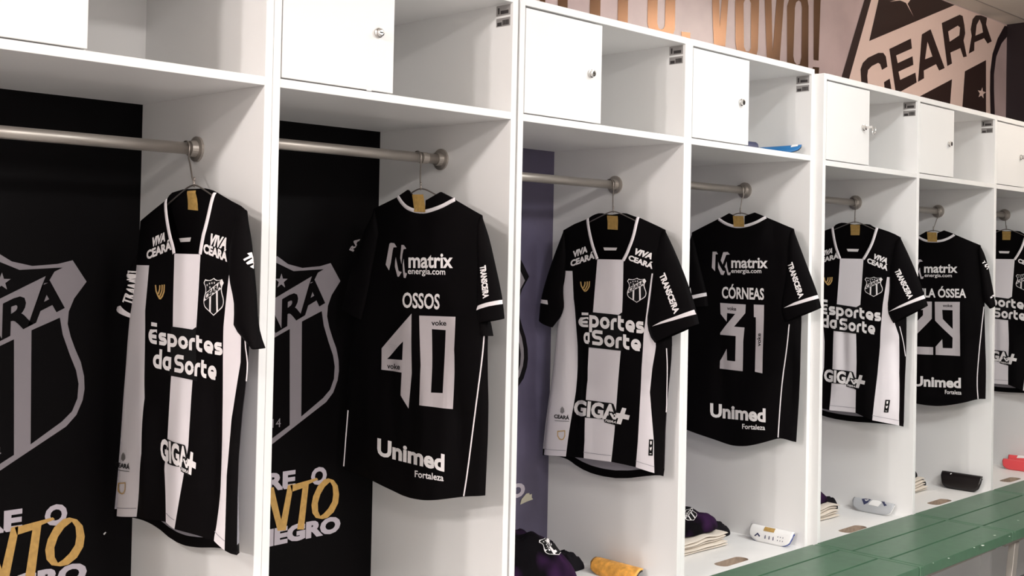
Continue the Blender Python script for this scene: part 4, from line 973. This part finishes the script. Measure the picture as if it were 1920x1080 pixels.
def crest_on(o, pts, name='crest_print'):
    """white shield printed on a heap of cloth, at the pixels where the photograph shows it (bottom left, bottom right, top left)"""
    tree = surf_of(o); mb = MB()
    for lay, sl, (v, f) in crest_items(*pts):
        bm = bmesh.new(); bv = [bm.verts.new((p[0], p[1], 0)) for p in v]
        for q in f:
            try: bm.faces.new([bv[i] for i in q])
            except ValueError: pass
        bmesh.ops.subdivide_edges(bm, edges=[e for e in bm.edges if e.calc_length() > 5], cuts=3, use_grid_fill=False)
        bmesh.ops.triangulate(bm, faces=bm.faces); bm.verts.index_update()
        vs = []; ok = True
        for q in bm.verts:
            d = (at(q.co.x, q.co.y, 1, .35)-EYE).normalized(); hit = tree.ray_cast(EYE, d)
            if hit[0] is None: hit = tree.find_nearest(at(q.co.x, q.co.y, 1, .35))
            nrm = hit[1] if hit[1].dot(d) < 0 else -hit[1]
            vs.append(hit[0]+nrm*(.0015+.0006*lay))
        mb.add(vs, [tuple(a.index for a in q.verts) for q in bm.faces], sl); bm.free()
    return mb.build(name, ['ink', 'inkb'], o, recalc=False)
def shin_guard(mat_in, base, ang, length, lean, label, group='shin guards in the lockers', h=.052, wdt=.050, two=None, z=SEAT, tilt=0.0):
    """curved shell: long axis along direction ang, one long edge on the seat, the other raised"""
    t = thing('shin_guard', label, 'shin guard', (base[0], base[1], z), group)
    def shell(mb, off, mi, rim=0.0):
        NL, NA, th = 22, 14, .0042; V = []
        for side in (0, 1):
            for a in range(NL+1):
                s = 2*a/NL-1; k = (1-abs(s)**3.2)**.42 if abs(s) < 1 else 0
                taper = .30+.70*k
                for c in range(NA+1):
                    q = (c/NA-.5)*taper+.5; th_ = math.pi*(-.02+q*.80); rr = 1+off
                    u = -wdt*math.cos(th_)*rr + wdt; v = h*math.sin(th_)*rr + off*.4*h
                    r2 = th*side
                    u += r2*math.cos(th_); v -= r2*math.sin(th_)*.9
                    L_ = s*length/2
                    x = base[0]+math.cos(ang)*L_ - math.sin(ang)*u; y = base[1]+math.sin(ang)*L_ + math.cos(ang)*u
                    V.append((x, y, z+.0012+max(0, v)+tilt*(s+1)))
        n = (NL+1)*(NA+1); W = NA+1; fs = []
        for a in range(NL):
            for c in range(NA):
                q = (a*W+c, a*W+c+1, (a+1)*W+c+1, (a+1)*W+c); fs += [q, tuple(i+n for i in q[::-1])]
        rim_ = [(a*W) for a in range(NL)] + [NL*W+c for c in range(NA)] + [a*W+NA for a in range(NL, 0, -1)] + [c for c in range(NA, 0, -1)]
        for i in range(len(rim_)):
            p, q = rim_[i], rim_[(i+1) % len(rim_)]; fs.append((p, p+n, q+n, q))
        mb.add(V, fs, mi)
    mb = MB(); shell(mb, .02, 0); mb.build('shell', mat_in[0], t, smooth=True)
    mb = MB(); shell(mb, -.085, 0); mb.build('foam_liner', mat_in[1], t, smooth=True)
    def on(L_, q, off):
        th_ = math.pi*(-.02+q*.80); rr = 1.02
        u = -wdt*math.cos(th_)*rr + wdt - off*math.cos(th_); v = h*math.sin(th_)*rr + off*math.sin(th_) + .0004
        return (base[0]+math.cos(ang)*L_-math.sin(ang)*u, base[1]+math.sin(ang)*L_+math.cos(ang)*u, z+.0012+v+tilt*(2*L_/length+1))
    return t, on
def guard_print(t, on, name, polys, m):
    mb = MB()
    for L in polys: decal(mb, *poly2d(L), lambda a, b, o: on(a, b*10, o), .0012, 0, .004)
    return mb.build(name, m, t, recalc=False)

seat_base = lambda x, y: SEAT
R3, R4, R5, R6, R7 = [UNITS[k][1] for k in (2, 3, 4, 5, 6)]
# third locker
h3 = crumple('shorts', 'purple', (2.455, .335, .225, .16), lambda u, v: .150*(1-.25*u*u)*(1-.25*v*v)+.012*math.sin(4*u+1), 'crumpled black and purple shorts with a white shield, beside an orange shin guard', 'shorts', 1.7, seat_base, .018, 'dark folded shorts')
crest_on(h3, [(1030, 1048), (1065, 1034), (1007, 1013)])
crumple('sock', 'cotton_blk', (2.752, .380, .062, .060), lambda u, v: .032+.014*math.cos(2*u), 'black sock between the shorts and the orange shin guard', 'sock', 3.1, seat_base, .010, 'black socks on the seats')
t, on = shin_guard(('orange', 'blackp'), (2.768, .195), -math.pi/2, .185, 0, 'orange patterned shin guard lying on the locker seat', h=.042, wdt=.036)
# fourth locker
tw, z4 = towel(3.10, R4-.185, .195, .42, 5, 11, 'folded cream towel under shorts, beside a white shin guard')
def b4(x0, x1, y0, y1, zt):
    return lambda x, y: zt if (x0 < x < x1 and y0 < y < y1) else (SEAT if x > x1+.035 else SEAT+(zt-SEAT)*max(0, min(1, (x1+.035-x)/.035)))
s4 = crumple('shorts', 'purple', (3.285, .32, .155, .11), lambda u, v: .065*(1-.45*u), 'dark purple shorts with white shield lying on a cream towel', 'shorts', 5.2, lambda x, y: z4+.006, .010, 'dark folded shorts')
crest_on(s4, [(1290, 981), (1311, 971), (1276, 961)])
s4b = crumple('sock', 'cotton_blk', (3.487, .335, .075, .065), lambda u, v: .046-.016*u, 'black sock hanging off the cream towel, near the white shin guard', 'sock', 2.2, seat_base, .007, 'black socks on the seats')
t, on = shin_guard(('whitep', 'bluep'), (R4-.052, .110), -math.pi/2, .172, 0, 'white shin guard with a gold label and blue lining', h=.050, wdt=.026)
guard_print(t, on, 'gold_label', [[(-.028, .036), (.014, .036), (.014, .056), (-.028, .056)]], 'gold')
guard_print(t, on, 'vent_marks', [[(-.060, .016), (-.048, .026), (-.036, .018), (-.040, .015), (-.048, .021), (-.056, .014)]] + [[(x_, .013), (x_+.004, .014), (x_+.003, .024), (x_, .022)] for x_ in (-.018, -.002, .014)] + [[(x_, y_), (x_+.003, y_+.001), (x_+.002, y_+.004), (x_, y_+.003)] for x_ in (.032, .042, .052) for y_ in (.014, .024)], 'navy')
# fifth locker
tw, z5 = towel(3.80, R5-.200, .165, .40, 5, 21, 'folded cream towel in the locker with a grey shin guard')
s5 = crumple('shorts', 'purple', (4.01, .30, .125, .11), lambda u, v: .052*(1-.35*u), 'dark shorts heaped on a cream towel, near the grey shin guard', 'shorts', 8.2, lambda x, y: z5+.006, .010, 'dark folded shorts')
crumple('sock', 'cotton_blk', (4.195, .285, .07, .05), lambda u, v: .034+.006*math.sin(3*u), 'black sock behind the grey shin guard', 'sock', 4.4, seat_base, .008, 'black socks on the seats')
t, on = shin_guard(('greyp', 'whitep'), (R5-.050, .108), -math.pi/2, .172, 0, 'grey and white printed shin guard on the seat', h=.046, wdt=.024)
guard_print(t, on, 'shell_print', [[(-.050, .050), (-.030, .072), (-.012, .060), (-.020, .036), (-.034, .026), (-.040, .036)], [(.030, .06), (.040, .076), (.048, .05), (.06, .04), (.05, .034), (.04, .048)]], 'navy')
guard_print(t, on, 'white_print', [[(-.016, .030), (.026, .028), (.036, .050), (.020, .066), (-.004, .062)], [(-.038, .05), (-.026, .064), (-.020, .052), (-.030, .042)]], 'whitep')
# sixth locker
tw, z6 = towel(4.55, R6-.160, .170, .40, 5, 31, 'folded cream towel in the locker with a black shin guard')
s6 = crumple('shorts', 'cotton_blk', (4.77, .30, .125, .11), lambda u, v: .072*(1-.45*u), 'black shorts heaped on a cream towel, near the black shin guard', 'shorts', 9.2, lambda x, y: z6+.006, .008, 'dark folded shorts')
crumple('sock', 'cotton_blk', (4.955, .265, .06, .045), lambda u, v: .026+.006*math.sin(3*u), 'black sock between the cream towel and the black shin guard', 'sock', 6.4, seat_base, .007, 'black socks on the seats')
t, on = shin_guard(('blackp', 'blackp'), (R6-.056, .075), -math.pi/2, .178, 0, 'glossy black shin guard on the seat', h=.068, wdt=.028)
guard_print(t, on, 'shell_print', [[(-.05, .046), (-.044, .050), (-.042, .046), (-.048, .042)]], 'whitep')
# seventh locker
tw, z7 = towel(5.30, R7-.205, .165, .40, 5, 41, 'folded cream towel at the far right end, near red shin guards')
s7 = crumple('shorts', 'cotton_blk', (5.54, .30, .13, .10), lambda u, v: .045*(1-.3*u), 'black shorts heaped on the farthest cream towel', 'shorts', 12.2, lambda x, y: z7+.006, .009, 'dark folded shorts')
crumple('sock', 'cotton_blk', (5.70, .29, .05, .05), lambda u, v: .045, 'black sock behind the red shin guards', 'sock', 7.4, seat_base, .006, 'black socks on the seats')
t, on = shin_guard(('redp', 'whitep'), (R7-.100, .10), -math.pi/2, .14, 0, 'red shin guard nearer the viewer, in the last locker', h=.045, wdt=.024)
t, on = shin_guard(('redp', 'whitep'), (R7-.048, .090), -math.pi/2+.1, .14, 0, 'red and white shin guard beside the end panel of the last locker', h=.060, wdt=.022)
guard_print(t, on, 'shell_print', [[(-.03, .04), (.02, .045), (.015, .07), (-.025, .066)]], 'whitep')
# on the upper shelf of the fourth locker
ZS = UNITS[3][5]
t, on = shin_guard(('skyp', 'blackp'), (3.500, .088), -math.pi/2+.35, .165, 0, 'bright blue shin guard tilted up on the upper shelf', 'shin guards on the upper shelf', h=.026, wdt=.022, z=ZS, tilt=.004)
guard_print(t, on, 'shell_print', [[(.048, .03), (.072, .035), (.07, .06), (.05, .06)]], 'whitep')
t, on = shin_guard(('navy', 'skyp'), (3.335, .075), -.05, .070, 0, 'small dark blue guard lying on the upper shelf by the door', 'shin guards on the upper shelf', h=.032, wdt=.022, z=ZS)
for o in [o for o in bpy.data.objects if o.type == 'MESH' and o.parent is None and 'label' in o]:
    # put the origin of single-mesh things at their base
    vs = [v.co for v in o.data.vertices]; c = Vector((sum(v.x for v in vs)/len(vs), sum(v.y for v in vs)/len(vs), min(v.z for v in vs)))
    o.data.transform(Matrix.Translation(-c)); o.location = c
    for ch in o.children: ch.location = -c
bpy.context.view_layer.update()
